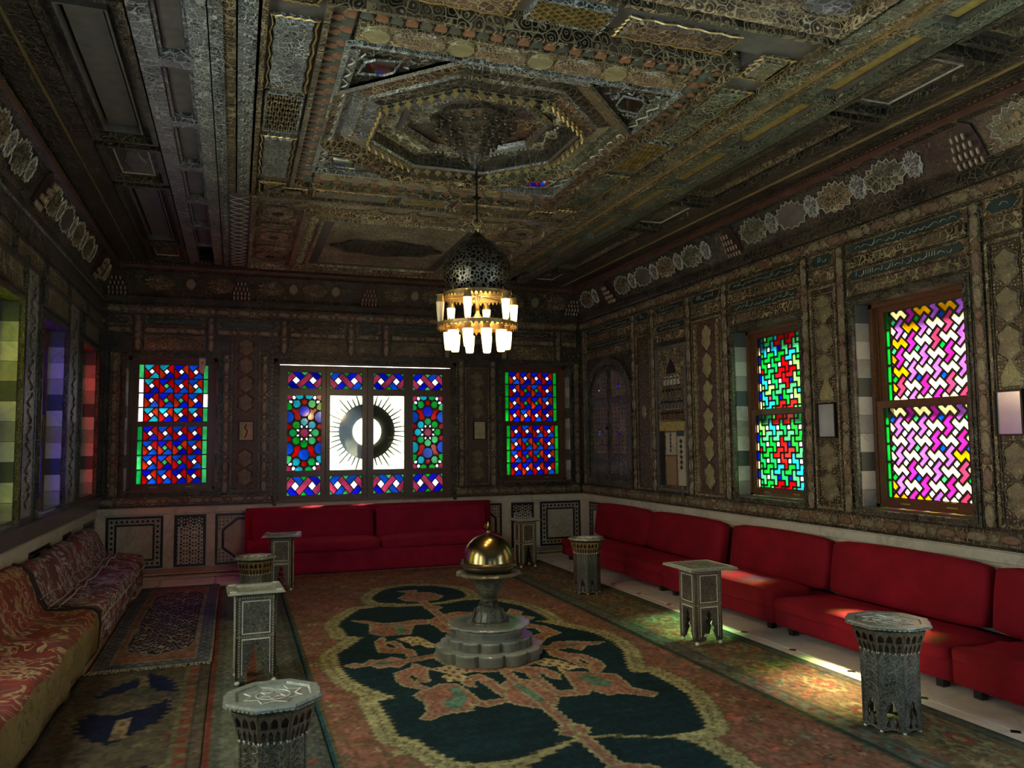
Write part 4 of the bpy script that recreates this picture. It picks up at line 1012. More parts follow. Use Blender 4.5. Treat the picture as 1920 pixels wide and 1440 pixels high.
# niche with shelves of little arches and an inlaid door
NX = -7.22-.32
ni = bx('niche_panel', 'wood', wall_right, -7.84, -7.20, .90, 2.50, 0, .012)
frame_mb(-7.84, -7.20, .90, 2.50, .03, .012, .035).build('niche_frame', 'greyplain', ni)
m = MB(); m.prism([(-7.72, 2.18), (-7.32, 2.18), (-7.34, 2.27), (-7.44, 2.38), (-7.52, 2.44), (-7.60, 2.38), (-7.70, 2.27)], .012, .02); m.build('arch_head', 'band', ni)
m = MB(); m.prism([(-7.62, 2.19), (-7.42, 2.19), (-7.46, 2.30), (-7.52, 2.36), (-7.58, 2.30)], .02, .024); m.build('arch_shade', 'black', ni)  # raised black plate painted as the shade inside an arch
for r_i, (y, n, mt) in enumerate(((2.06, 5, 'pale'), (1.93, 6, 'wood_red'), (1.80, 7, 'greyplain'), (1.68, 7, 'red_mould'))):
    w_ = .07*n/2
    bx('shelf_board', 'band', ni, -7.52-w_, -7.52+w_, y-.012, y, .012, .05)
    m = MB()
    for k in range(n): x = -7.52-w_+.035+.07*k; m.box(x-.022, x+.022, y, y+.085, .014, .022); m.lathe([(.022, .014), (.022, .022)], 10, c=(x, y+.085))
    m.build('arcade', mt, ni)
bx('door_head', 'olive', ni, -7.78, -7.26, 1.56, 1.66, .012, .03)
bx('recess_shade', 'black', ni, -7.80, -7.70, .96, 1.56, .012, .016)  # flat black plate painted as the shade of a recess
m = MB(); m.T = Matrix.Translation((-7.70, 0, .03)) @ Matrix.Rotation(-PI/2, 4, 'X'); m.lathe([(.024, -.96), (.018, -1.0), (.018, -1.48), (.026, -1.54)], 10); m.T = None; m.build('colonnette', 'olive', ni, smooth=True)
bx('inlaid_panel', 'marble_panel', ni, -7.65, -7.45, 1.30, 1.54, .012, .026); 
m = MB()
for k in range(5): m.prism([(-7.55, 1.325+k*.042), (-7.535, 1.346+k*.042), (-7.55, 1.367+k*.042), (-7.565, 1.346+k*.042)], .026, .030)
stuff(m.build('lozenges', 'inlay', ni))
bx('door_lower', 'tanwood', ni, -7.65, -7.45, .97, 1.28, .012, .026) if 'tanwood' in MT else None
MT['tanwood'] = woodmat('tan_plank', (0.20, 0.13, 0.06), (0.27, 0.18, 0.09), 0.5)
bx('lower_board', 'tanwood', ni, -7.65, -7.45, .97, 1.28, .012, .026)
b2 = bx('side_panel', 'marble_panel', ni, -7.42, -7.27, .97, 1.64, .012, .022)
bx('tile_picture', 'teal', b2, -7.41, -7.28, 1.50, 1.63, .022, .028)
m = MB()
for k in range(6): m.prism([(-7.345, 1.14+k*.056), (-7.315, 1.165+k*.056), (-7.345, 1.19+k*.056), (-7.375, 1.165+k*.056)], .022, .027)
stuff(m.build('lozenges', 'inlay', b2))
ew = MB(); ew.T = Matrix.Translation((-7.315, .975, .028)) @ Matrix.Rotation(-PI/2, 4, 'X'); ew.lathe([(.022, 0), (.028, -.05), (.02, -.10), (.008, -.14), (.010, -.16), (0, -.175)], 10); ew.T = None
ew.build('painted_ewer', 'bronze', b2, smooth=True)
# arched cupboard with pierced doors
cu = bx('cupboard', 'casing', None, 0, 0.001, 0, .001, 0, .001)
bpy.data.objects.remove(cu)
cb_ = struct(MB().build('x', 'casing')) if False else None
cx = -9.05; A0, A1, S0 = -9.70, -8.41, 2.02
P = [(A0, .89), (A1, .89), (A1, S0)]+[(cx+(A1-cx)*math.cos(t), S0+.50*math.sin(t)) for t in [PI*i/16 for i in range(1, 16)]]+[(A0, S0)]
Q = [(A0+.09, .98), (A1-.09, .98), (A1-.09, S0)]+[(cx+(A1-.09-cx)*math.cos(t), S0+.41*math.sin(t)) for t in [PI*i/16 for i in range(1, 16)]]+[(A0+.09, S0)]
nd = put('door_1', cutplate('door_1', [P], [Q], 0, .05, 'casing'), None, M4=FR); struct(nd)
m = MB(); m.prism(Q, .002, .006); m.build('door_backing', 'black', nd)
for s in (0, 1):
    xa, xb = (A0+.095, cx-.012) if s == 0 else (cx+.012, A1-.095)
    def inq(x): return S0+.41*math.sqrt(max(0, 1-((x-cx)/(A1-.09-cx))**2))
    top = [(xb-(xb-xa)*k/10, inq(xb-(xb-xa)*k/10)-.012) for k in range(11)]
    leafP = [(xa, .985), (xb, .985)]+top
    u0, u1 = xa+.055, xb-.05
    def tp(mg): return [(u1-(u1-u0)*k/8, inq(u1-(u1-u0)*k/8)-.012-mg) for k in range(9)]
    h1 = [(u0, 1.30), (u1, 1.30), (u1, 1.93), (u0, 1.93)]; h2 = [(u0, 2.02), (u1, 2.02)]+tp(.05)
    h2 = [p for p in h2 if p[1] >= 2.019]
    lf_ = put('door_leaf', cutplate('door_leaf', [leafP], [h1, h2], .012, .036, 'casing'), nd)
    fo = MB(); fr_h = []
    for i in range(5):
        for j in range(11):
            x, y = u0+(i+.5)*(u1-u0)/5, 1.32+(j+.5)*.056
            if abs(x-(u0+u1)/2) < .06 and abs(y-1.55) < .11: continue
            fr_h.append(star(x, y, .024, 3+(i+j) % 2, .45, (i*j) % 3))
    fr_h.append(ell((u0+u1)/2, 1.55, .035, .075, 10))
    put('fretwork', cutplate('fretwork', [h1], fr_h, .014, .026, 'band'), lf_)
    fr_h = [star(u0+(i+.5)*(u1-u0)/6, 2.05+j*.05, .020, 3, .5, i) for i in range(6) for j in range(5) if 2.05+j*.05 < inq(u0+(i+.5)*(u1-u0)/6)-.10 and not (abs(u0+(i+.5)*(u1-u0)/6-(u0+u1)/2) < .045)]
    fr_h.append(ell((u0+u1)/2, 2.15, .024, .06, 10))
    put('fretwork', cutplate('fretwork', [h2], fr_h, .014, .026, 'band'), lf_)
    m = MB(); m.frus(ell((u0+u1)/2, 1.55, .036, .078, 10), ell((u0+u1)/2, 1.55, .02, .05, 10), .016, .024); m.build('mirror_drop', 'mirror', lf_)
    m = MB(); m.frus(ell((u0+u1)/2, 2.15, .025, .062, 10), ell((u0+u1)/2, 2.15, .014, .04, 10), .016, .024); m.build('mirror_drop', 'mirror', lf_)
    for k in range(3): 
        a_ = u0+k*(u1-u0)/3; m = MB(); m.bev(a_+.008, a_+(u1-u0)/3-.008, 1.03, 1.22, .036, .046, .01); m.build('raised_panel', 'casing', lf_)
bx('astragal', 'casing', nd, cx-.012, cx+.012, .985, 2.41, .03, .05); bx('bolt', 'iron', nd, cx-.02, cx+.02, 1.60, 1.64, .05, .07)
P2 = [(A0+.02, S0)]+[(cx-(cx-A0-.02)*math.cos(t), S0+.47*math.sin(t)) for t in [PI*i/16 for i in range(1, 16)]]+[(A1-.02, S0)]
m = MB(); m.tube([(x, y, .052) for x, y in P2], .009, 5); m.build('arch_bead', 'greyplain', nd)
# ---- left wall (local x = y)
row, strip, cart, arch, pil = deco(FL, wall_left)
bx('rail', 'wood_dark', wall_left, 2.0, 9.9, 2.96, 3.10, 0, .02); bx('silver_fillet', 'grey', wall_left, 2.0, 9.9, 3.10, 3.115, .04, .055)
for a, b in ((9.70, 9.93), (8.02, 8.66), (6.44, 6.98), (4.83, 5.39), (3.2, 3.78)):
    w_ = b-a
    if w_ > .4:
        for p, q in ((a+.005, a+.055), (b-.055, b-.005)): strip(p, q, .93, 2.84, True, 'casing', meds=False)
        c1 = strip(a+.095, b-.095, .93, 2.78, True, 'scrollpanel' if 'scrollpanel' in MT else 'grey', .012, meds=False)
        m = MB()
        for k in range(14):
            y = 1.0+k*.125; m.tube([(a+w_/2+.06*math.sin(t)*(1 if k % 2 else -1), y+t*.02, .016+.003*math.cos(t)) for t in [j*PI/4 for j in range(8)]], .007, 4)
        stuff(m.build('carved_scroll', 'greyplain', c1))
for a, b in ((9.0, 9.93), (8.02, 8.94), (7.1, 7.96), (6.15, 7.04), (5.2, 6.09), (4.25, 5.14), (3.3, 4.19)):
    p = bx('panel', 'wood', wall_left, a, b, 2.78, 2.94, 0, .012); frame_mb(a, b, 2.78, 2.94, .018, .012, .03).build('panel_moulding', 'casing', p)
for a, b in LW+LWO:
    p = bx('panel', 'wood', wall_left, a+.02, b-.02, 2.55, 2.75, 0, .02); frame_mb(a, b, 2.55, 2.76, .022, .02, .045).build('panel_moulding', 'casing', p)
bx('window_shelf', 'sill', wall_left, WY0+.02, WD-.06, .755, .875, 0, .045, .01); bx('window_shelf', 'sill', wall_left, WY0+.02, WD-.06, .875, .895, 0, .07)

# ================================================================ MARBLE DADO
def dado_frame(F, W, x0, x1, y0=.055, y1=.65, kind='checker'):
    o = bx('dado_panel', 'marble_panel', W, x0+.012, x1-.012, y0+.012, y1-.012, 0, .003)
    frame_mb(x0, x1, y0, y1, .028, 0, .008).build('black_border', 'inlay', o)
    m = MB()
    if kind == 'checker':
        t = .028; bw = .06
        for (cx_, cy_, L_, v) in (((x0+x1)/2, y0+t+bw/2, x1-x0-2*t, 0), ((x0+x1)/2, y1-t-bw/2, x1-x0-2*t, 0), (x0+t+bw/2, (y0+y1)/2, y1-y0-2*t-2*bw, 1), (x1-t-bw/2, (y0+y1)/2, y1-y0-2*t-2*bw, 1)):
            n = max(1, round(L_/.056)); s_ = L_/n
            for i in range(n):
                d = -L_/2+(i+.5)*s_; c = (cx_+(0 if v else d), cy_+(d if v else 0)); h = .021
                m.prism([(c[0], c[1]-h), (c[0]+h, c[1]), (c[0], c[1]+h), (c[0]-h, c[1])], .002, .007)
                for e in (-1, 1):
                    q = (c[0]+(0 if v else s_/2), c[1]+(s_/2 if v else 0)); off = e*.021
                    if i < n-1: m.prism(ell(q[0]+(off if v else 0), q[1]+(0 if v else off), .006, .006, 4), .002, .007)
        stuff(m.build('diamond_inlay', 'inlay', o))
        frame_mb(x0+.088, x1-.088, y0+.088, y1-.088, .022, 0, .008).build('black_border', 'inlay', o)
    elif kind == 'star':
        nx = 3; sx_ = (x1-x0-.056)/nx; ny = max(2, round((y1-y0-.056)/sx_)); sy_ = (y1-y0-.056)/ny
        H_ = []
        for i in range(nx):
            for j in range(ny):
                c = (x0+.028+(i+.5)*sx_, y0+.028+(j+.5)*sy_)
                for k in range(6): 
                    a = PI/3*k+PI/6; H_.append(star(c[0]+.036*math.cos(a), c[1]+.036*math.sin(a), .015, 3, .6, a))
                H_.append(star(c[0], c[1], .018, 6, .65))
                for e in ((-.5, -.5), (.5, -.5)): 
                    q = (c[0]+e[0]*sx_, c[1]+e[1]*sy_)
                    if i or e[0] > 0: H_.append(ell(q[0], q[1]+sy_*0, .012, .012, 6)) if (x0+.05 < q[0] < x1-.05 and j) else None
        H_ = [h for h in H_ if h]
        put('star_inlay', cutplate('star_inlay', [[(x0+.026, y0+.026), (x1-.026, y0+.026), (x1-.026, y1-.026), (x0+.026, y1-.026)]], H_, .003, .006, 'inlay'), o)
        m2 = MB(); m2.box(x0+.026, x1-.026, y0+.026, y1-.026, .001, .0042); 
        m2.build('marble_stars', 'marble', o)
        bpy.data.objects[o.name]
    else:
        c = ((x0+x1)/2, (y0+y1)/2); hx, hy = (x1-x0)/2-.07, (y1-y0)/2-.05; k = .45
        Oc = lambda s_: [(c[0]-hx+s_, c[1]-hy*k), (c[0]-hx*k, c[1]-hy+s_), (c[0]+hx*k, c[1]-hy+s_), (c[0]+hx-s_, c[1]-hy*k), (c[0]+hx-s_, c[1]+hy*k), (c[0]+hx*k, c[1]+hy-s_), (c[0]-hx*k, c[1]+hy-s_), (c[0]-hx+s_, c[1]+hy*k)]
        put('octagon_border', cutplate('octagon_border', [Oc(0)], [inset(Oc(0), .03)], 0, .008, 'inlay'), o)
        m = MB()
        for sx3 in (-1, 1):
            for sy3 in (-1, 1):
                for i in range(4):
                    for j in range(4-i):
                        if i+j > 3: continue
                        px_, py_ = c[0]+sx3*((x1-x0)/2-.05-i*.042), c[1]+sy3*((y1-y0)/2-.05-j*.042)
                        m.prism(star(px_, py_, .015, 4, .45), .002, .007)
        stuff(m.build('corner_inlay', 'inlay', o))
    return o
for W, F, L_ in ((wall_back, FB, [(-1.367, -.772, 'checker'), (-.655, -.312, 'star'), (-.21, .55, 'octagon'), (.66, 1.0, 'star'), (2.2, 2.5, 'star'), (2.60, 3.345, 'octagon'), (3.478, 3.80, 'star'), (3.89, 4.485, 'checker')]),
                 (wall_right, FR, [(-9.73, -9.14, 'checker'), (-8.9, -8.6, 'star'), (-7.39, -6.645, 'checker'), (-4.93, -4.18, 'checker')]),
                 (wall_left, FL, [(9.2, 9.80, 'checker'), (8.15, 8.5, 'star'), (6.9, 7.6, 'checker'), (5.0, 5.7, 'checker')])):
    for a, b, k in L_: dado_frame(F, W, a, b, kind=k)
    n = {'wall_back': (WL, WR_), 'wall_right': (-WD, 2.0), 'wall_left': (WY0, WD)}[W.name]
    m = MB(); m.bev(n[0], n[1], .665, .742, 0, .012, .006); m.build('marble_capping', 'marble', W)
for F, x0, x1, nm_ in ((FR, -WD, -WY0, 'baseboard_right'), (FL, WY0, WD, 'baseboard_left')):
    m = MB(); m.bev(x0, x1, 0.0, .045, 0, .06, .01); struct(m.build(nm_, 'marble', M4=F))

# ================================================================ FURNITURE
def fabric(name, c, rough=0.85, sheen=0.6, s=160.0, var=0.2):
    m, nt, b, o = newmat(name)
    v = coord(nt); nz = N(nt, 'ShaderNodeTexNoise', i_Scale=5.0, i_Detail=6.0); nt.links.new(v, nz.inputs['Vector'])
    n2 = N(nt, 'ShaderNodeTexNoise', i_Scale=s, i_Detail=2.0); nt.links.new(v, n2.inputs['Vector'])
    nt.links.new(ramp(nt, nz.outputs[0], [(0.3, tuple(x*(1-var) for x in c)), (0.7, tuple(x*(1+var) for x in c))]), b.inputs['Base Color'])
    b.inputs['Roughness'].default_value = rough; b.inputs['Sheen Weight'].default_value = sheen; b.inputs['Sheen Roughness'].default_value = .4; b.inputs['Sheen Tint'].default_value = (*[min(1, x*2.2) for x in c], 1)
    b.inputs['Specular IOR Level'].default_value = .2
    bump(nt, b, n2.outputs[0], .35, .002); return m
MT['velvet'] = fabric('crimson_velvet', (0.20, 0.004, 0.013), sheen=.35)
MT['velvet2'] = fabric('raspberry_velvet', (0.27, 0.008, 0.035), sheen=.4)
MT['blackgap'] = MT['black']
# ---- right-hand banquette: four sofas end to end, five back cushions
def sofa(name, label, y0, y1, h=.265, pad=.0, mat='velvet', group='red sofas along the right wall'):
    L_ = y1-y0; o = tag(empty(name, loc=(4.16, (y0+y1)/2, 0)), label, 'sofa', group)
    b = softbox('base', .60, L_-.01, .20, .02, mat, parent=o, M4=Matrix.Translation((0, 0, .155)))
    s = softbox('seat', .415, L_-.02, .10+pad, .035, mat, puff=.01, wr=.012, seed=y0, cuts=9, parent=o, M4=Matrix.Translation((-.112, 0, h-.05+pad/2)))
    for sx in (-.22, .22):
        for sy3 in (-L_/2+.12, L_/2-.12): m = MB(); m.box(sx-.025, sx+.025, sy3-.025, sy3+.025, 0, .07); m.build('leg', 'black', o)  # legs coloured black to stand in for shade under the sofa
    return o
sofa('sofa', 'red velvet low sofa in the far right corner of the room', 6.71, 9.15)
sofa('sofa', 'red velvet low sofa with a thicker crumpled pad, behind the square inlaid table', 5.06, 6.70, pad=.055)
sofa('sofa', 'red velvet low sofa between the crumpled pad and the nearest right sofa', 3.50, 5.05)
sofa('sofa', 'red velvet low sofa nearest the camera, cut by the right edge of the photo', 1.7, 3.49, h=.275)
cl = ['dark red back cushion against the right wall, farthest one, next to the corner', 'dark red back cushion on the right, second from the corner, left of the black gap',
      'dark red back cushion with rounded top corner, just right of the black gap', 'wide dark red back cushion behind the nearest octagonal table', 'dark red back cushion cut by the right edge of the photo']
for (a, b), lb in zip(((7.80, 9.15), (6.40, 7.79), (4.985, 6.26), (3.62, 4.97), (2.2, 3.60)), cl):
    o = softbox('back_cushion', .14, b-a-.035, .40, .05, 'velvet', puff=.014, cuts=9, M4=Matrix.Translation((4.375, (a+b)/2, .475)) @ Matrix.Rotation(.15, 4, 'Y'))
    tag(o, lb, 'cushion', 'back cushions along the right wall')
# ---- sofa under the wide window
o = tag(empty('sofa', loc=(1.60, 9.5, 0)), 'long crimson two-seat sofa against the back wall under the wide stained window', 'sofa')
softbox('base', 2.90, .76, .26, .03, 'velvet2', parent=o, M4=Matrix.Translation((0, -.03, .135)))
for k, x in ((0, -.735), (1, .735)):
    softbox('seat', 1.46, .66, .13, .05, 'velvet2', puff=.012, wr=.01, seed=k, cuts=9, parent=o, M4=Matrix.Translation((x, -.09, .30)))
    softbox('backrest', 1.38, .16, .36, .04, 'velvet2', puff=.012, cuts=8, parent=o, M4=Matrix.Translation((x*.97-.02*0, .14, .50)) @ Matrix.Rotation(-.14, 4, 'X'))
softbox('back_frame', 3.02, .10, .70, .02, 'velvet2', parent=o, M4=Matrix.Translation((.03, .33, .36)))
# ---- left sofas under draped throws
def rugmat(name, cols, scale=7.0, rough=.8, distort=.25):
    m, nt, b, o = newmat(name)
    v = coord(nt, distort=distort, dscale=4.0); w1_ = N(nt, 'ShaderNodeTexVoronoi', i_Scale=scale); nt.links.new(v, w1_.inputs['Vector'])
    nz = N(nt, 'ShaderNodeTexNoise', i_Scale=scale*1.3, i_Detail=3.0, i_Distortion=1.5); nt.links.new(v, nz.inputs['Vector'])
    base = ramp(nt, nz.outputs[0], [(0.38, cols[0]), (0.5, cols[1]), (0.56, cols[2]), (0.62, cols[0])])
    fl_ = ramp(nt, w1_.outputs['Distance'], [(0.08, 1.0), (0.14, 0.0), (.3, 0.0), (.34, .6), (.38, 0)])
    c = mixc(nt, fl_, base, cols[3]); nt.links.new(c, b.inputs['Base Color']); b.inputs['Roughness'].default_value = rough
    n2 = N(nt, 'ShaderNodeTexNoise', i_Scale=120.0); nt.links.new(coord(nt), n2.inputs['Vector']); bump(nt, b, n2.outputs[0], .4, .003); return m
MT['throw_a'] = rugmat('mauve_flowered_weave', [(.17, .025, .028), (.07, .045, .055), (.55, .50, .48), (.34, .12, .05)], 6)
MT['throw_b'] = rugmat('rust_flowered_weave', [(.20, .016, .010), (.11, .030, .020), (.42, .30, .15), (.34, .12, .03)], 5)
MT['throw_edge'] = rugmat('olive_border_weave', [(.17, .12, .035), (.20, .15, .055), (.09, .065, .02), (.22, .06, .02)], 9)
MT['piping'] = plain('black_braid', (.015, .012, .012), .8)
MT['stripe'] = plain('pale_stripe', (.42, .38, .36), .8, var=.3, nscale=40)
MT['red_cloth'] = fabric('scarlet_cotton', (.42, .02, .02))
def left_sofa(y0, y1, label, tl_, mat, edge, seed, topz):
    xw = WL
    o = tag(empty('sofa', loc=(-1.18, (y0+y1)/2, 0)), label, 'sofa', 'low sofas under throws along the left wall'); L_ = y1-y0
    softbox('base', .50, L_-.06, .24, .02, 'red_cloth', parent=o, M4=Matrix.Translation((0.015, 0, .125)))
    softbox('backrest', .12, L_-.08, .32, .05, 'red_cloth', parent=o, M4=Matrix.Translation((-.195, 0, .39)) @ Matrix.Rotation(-.12, 4, 'Y'))
    prof = [(-1.43, topz-.10), (-1.425, topz-.02), (-1.40, topz+.012), (-1.35, topz), (-1.31, topz-.05), (-1.275, topz-.14), (-1.245, topz-.22), (-1.20, topz-.29), (-1.13, .325), (-1.05, .315), (-.97, .312), (-.91, .305), (-.878, .28), (-.870, .24), (-.875, .19), (-.88, .14), (-.885, .10), (-.888, .055)]
    ny = int(L_/.03); vs, fs = [], []
    for j in range(ny+1):
        y = y0-.02+(L_+.04)*j/ny
        for i, (x, z) in enumerate(prof):
            p = Vector((x*2.2, y*1.6, z*2+seed)); n1 = noise.noise(p)
            f = math.sin(y*11+x*9+4*noise.noise(Vector((y*1.3, x, seed)))); amp = .012 if 3 < i < 14 else .010
            dz = amp*f+.022*n1; dx = .012*noise.noise(Vector((y*6, z*3, seed+5)))
            if i == len(prof)-1: dz = .018*noise.noise(Vector((y*3, 1, seed)))
            vs.append((x+max(dx, -.004)+ (.012*f if i > 12 else 0), y, max(z+dz, .02)+(.02 if 0 < i < 13 else 0)))
    n = len(prof)
    fs = [(j*n+i, j*n+i+1, (j+1)*n+i+1, (j+1)*n+i) for j in range(ny) for i in range(n-1)]
    me = bpy.data.meshes.new('throw'); me.from_pydata(vs, [], fs); me.materials.append(MT[mat]); me.materials.append(MT[edge])
    mi = [1 if (i >= 12 if edge == 'throw_edge' else (i in (6, 7))) else 0 for j in range(ny) for i in range(n-1)]
    me.polygons.foreach_set('material_index', mi); me.polygons.foreach_set('use_smooth', [True]*len(fs)); me.update()
    t = put('throw', me); sd = t.modifiers.new('s', 'SOLIDIFY'); sd.thickness = .008; sd.offset = 1
    tag(t, tl_, 'throw', 'throws over the left sofas')
    return t, vs, n, ny
t1_, v1, n1_, ny1 = left_sofa(6.21, 8.98, 'low sofa along the left wall in the far corner, hidden under a mauve throw', 'mauve and pale grey flowered throw over the far left sofa', 'throw_a', 'throw_a', 1.7, .60)
t2_, v2, n2_, ny2 = left_sofa(2.4, 6.12, 'low sofa nearest the camera on the left, red cloth showing at its foot', 'rust red flowered throw with olive border over the near left sofa', 'throw_b', 'throw_edge', 5.2, .63)
for (vv, n, j, par, mt) in ((v2, n2_, ny2, t2_, 'piping'), (v1, n1_, 1, t1_, 'piping')):
    m = MB(); m.tube([Vector(vv[j*n+i])+Vector((.006, 0, .010)) for i in range(n)], .012, 6); m.build('braid_edge', mt, par, smooth=True)
# pale stripes running along the fold of the mauve throw
for off in (7, 8, 6):
    m = MB(); m.tube([Vector(v1[j*n1_+off])+Vector((.010+.0*off, 0, .013)) for j in range(ny1+1)], .007 if off != 6 else .004, 4); m.build('woven_stripe', 'stripe', t1_, smooth=True)
m = MB(); m.tube([Vector(v1[j*n1_+13])+Vector((.010, 0, .004)) for j in range(ny1+1)], .006, 4); m.build('woven_stripe', 'stripe', t1_, smooth=True)

# ---- inlaid tables
RUGZ = .0125
MT['inlaid'] = carved('mother_of_pearl_inlay', (0.045, 0.036, 0.022), (0.085, 0.066, 0.036), (0.20, 0.16, 0.085), 42, rough=.35, k=.42, bstr=.35)
MT['inlaid_grey'] = carved('grey_inlay', (0.06, 0.06, 0.052), (0.11, 0.105, 0.09), (0.19, 0.18, 0.15), 42, rough=.3, k=.38, bstr=.35)
MT['inlaid_top'] = carved('pale_inlaid_top', (0.42, 0.41, 0.34), (0.27, 0.265, 0.23), (0.165, 0.16, 0.135), 40, rough=.2, bstr=.12, k=.8)
MT['pearl'] = plain('mother_of_pearl', (0.60, 0.57, 0.47), .18, var=.2, nscale=40, spec=.8)
MT['ebony'] = plain('dark_stained_wood', (.03, .02, .014), .35, var=.3)
def arch_cut(w_, h, z0=0.0):
    """stepped keyhole arch cut out of a table leg panel"""
    return [(-w_*.34, z0-.01), (-w_*.34, z0+h*.04), (-w_*.20, z0+h*.30), (-w_*.27, z0+h*.38), (-w_*.12, z0+h*.52), (-w_*.19, z0+h*.62), (-w_*.05, z0+h*.72), (-w_*.12, z0+h*.82), (0, z0+h),
            (w_*.12, z0+h*.82), (w_*.05, z0+h*.72), (w_*.19, z0+h*.62), (w_*.12, z0+h*.52), (w_*.27, z0+h*.38), (w_*.20, z0+h*.30), (w_*.34, z0+h*.04), (w_*.34, z0-.01)]
def square_table(label, x, y, side, h, top, ra=0.0, tray=False, mat='inlaid', group='small inlaid tables around the carpet'):
    o = tag(empty('side_table', loc=(x, y, RUGZ), rotz=ra), label, 'table', group)
    s = side/2; t = .012; hb = h-.028
    up = [(-s, .03), (s, .03), (s, hb), (-s, hb)]
    cut = [(a, b) for a, b in arch_cut(side*.80, hb*.42, .03)]
    body = []
    P = [(-s, .03)]+[(p[0], max(p[1], .03)) for p in cut[:]]+[(s, .03), (s, hb), (-s, hb)]
    q = []
    for p in P:
        if not q or (abs(q[-1][0]-p[0])+abs(q[-1][1]-p[1])) > 1e-5: q.append(p)
    me = cutplate('side_panel', [q], [], -t/2, t/2, mat)
    e = MB()
    fw = side*.5-.035
    def bar(x0, x1, z0, z1): e.box(x0, x1, z0, z1, t/2, t/2+.004)
    zt = hb-.03; zm = hb*.53
    for a, b in ((zm+.02, zt), ):
        bar(-fw, fw, b-.006, b); bar(-fw, fw, a, a+.006); bar(-fw, -fw+.006, a, b); bar(fw-.006, fw, a, b)
    bar(-fw, fw, zm-.015, zm-.006); bar(-fw, -fw+.004, .06, zm-.015); bar(fw-.004, fw, .06, zm-.015)
    em = e.mesh('pearl_stringing', 'pearl')
    d_ = MB()
    n = int(side/.014)
    for i in range(n):
        xx = -s+.004+i*.014; d_.box(xx, xx+.008, hb-.018, hb-.008, t/2, t/2+.003); d_.box(xx, xx+.008, zm, zm+.010, t/2, t/2+.003)
    for i in range(int(hb/.016)-3):
        zz = .05+i*.016
        for sx in (-1, 1): d_.box(sx*(s-.020)-.004, sx*(s-.020)+.004, zz, zz+.009, t/2, t/2+.003)
    dm = d_.mesh('checker_inlay', 'pearl2' if 'pearl2' in MT else 'gold')
    for k in range(4):
        M4 = Matrix.Rotation(k*PI/2, 4, 'Z') @ Matrix.Translation((0, -s+t/2, 0)) @ Matrix.Rotation(PI/2, 4, 'X')
        pnl = put('side_panel', me, o, M4=M4); put('pearl_stringing', em, pnl); stuff(put('checker_inlay', dm, pnl))
        a = k*PI/2+PI/4; px_, py_ = (s-.012)*math.sqrt(2)*math.cos(a), (s-.012)*math.sqrt(2)*math.sin(a)
        m = MB(); m.lathe([(.008, .0), (.014, .004), (.016, .014), (.010, .022), (.014, .030)], 8, c=(px_, py_)); m.build('foot', 'pearl', o, smooth=True)
    m = MB(); w_ = top/2
    sq = lambda r: [(-r, -r), (r, -r), (r, r), (-r, r)]
    if tray:
        m.frus(sq(s+.005), sq(w_), hb, hb+.016); 
        m.add([(*p, hb+.016) for p in sq(w_)]+[(*p, hb+.030) for p in sq(w_-.012)]+[(*p, hb+.030) for p in sq(w_-.055)]+[(*p, hb+.014) for p in sq(w_-.065)],
              [(i+4*k, (i+1) % 4+4*k, (i+1) % 4+4*k+4, i+4*k+4) for k in range(3) for i in range(4)]+[(12, 13, 14, 15)])
    else: m.frus(sq(s+.01), sq(w_), hb, hb+.012); m.frus(sq(w_), sq(w_-.006), hb+.012, hb+.028)
    tp = m.build('top', 'inlaid_top', o)
    if tray:
        for k in range(4):
            a = k*PI/2+PI/4; c = (w_-.034)*math.sqrt(2)
            m = MB(); m.prism(star(c*math.cos(a), c*math.sin(a), .022, 8, .8), hb+.030, hb+.033); m.build('corner_inlay', 'pearl', tp)
    else:
        m = MB(); m.prism(star(0, 0, w_*.55, 8, .72), hb+.028, hb+.030); m.build('star_inlay', 'greenpearl', tp)
        frame_mb(-w_+.02, w_-.02, -w_+.02, w_-.02, .008, hb+.027, hb+.030).build('border_inlay', 'pearl', tp)
    return o
MT['greenpearl'] = carved('weathered_green_inlay', (0.30, 0.35, 0.26), (0.22, 0.25, 0.18), (0.14, 0.15, 0.11), 40, rough=.25, bstr=.12, k=.8)
MT['pearl2'] = plain('dull_bone_inlay', (0.30, 0.25, 0.15), .3, var=.4, nscale=90)
MT['arcade'] = plain('dark_bone_arcade', (.075, .06, .04), .3, var=.6, nscale=70, spec=.8); MT['arcade_w'] = plain('golden_brown_arcade', (.16, .105, .045), .3, var=.5, nscale=70, spec=.8)
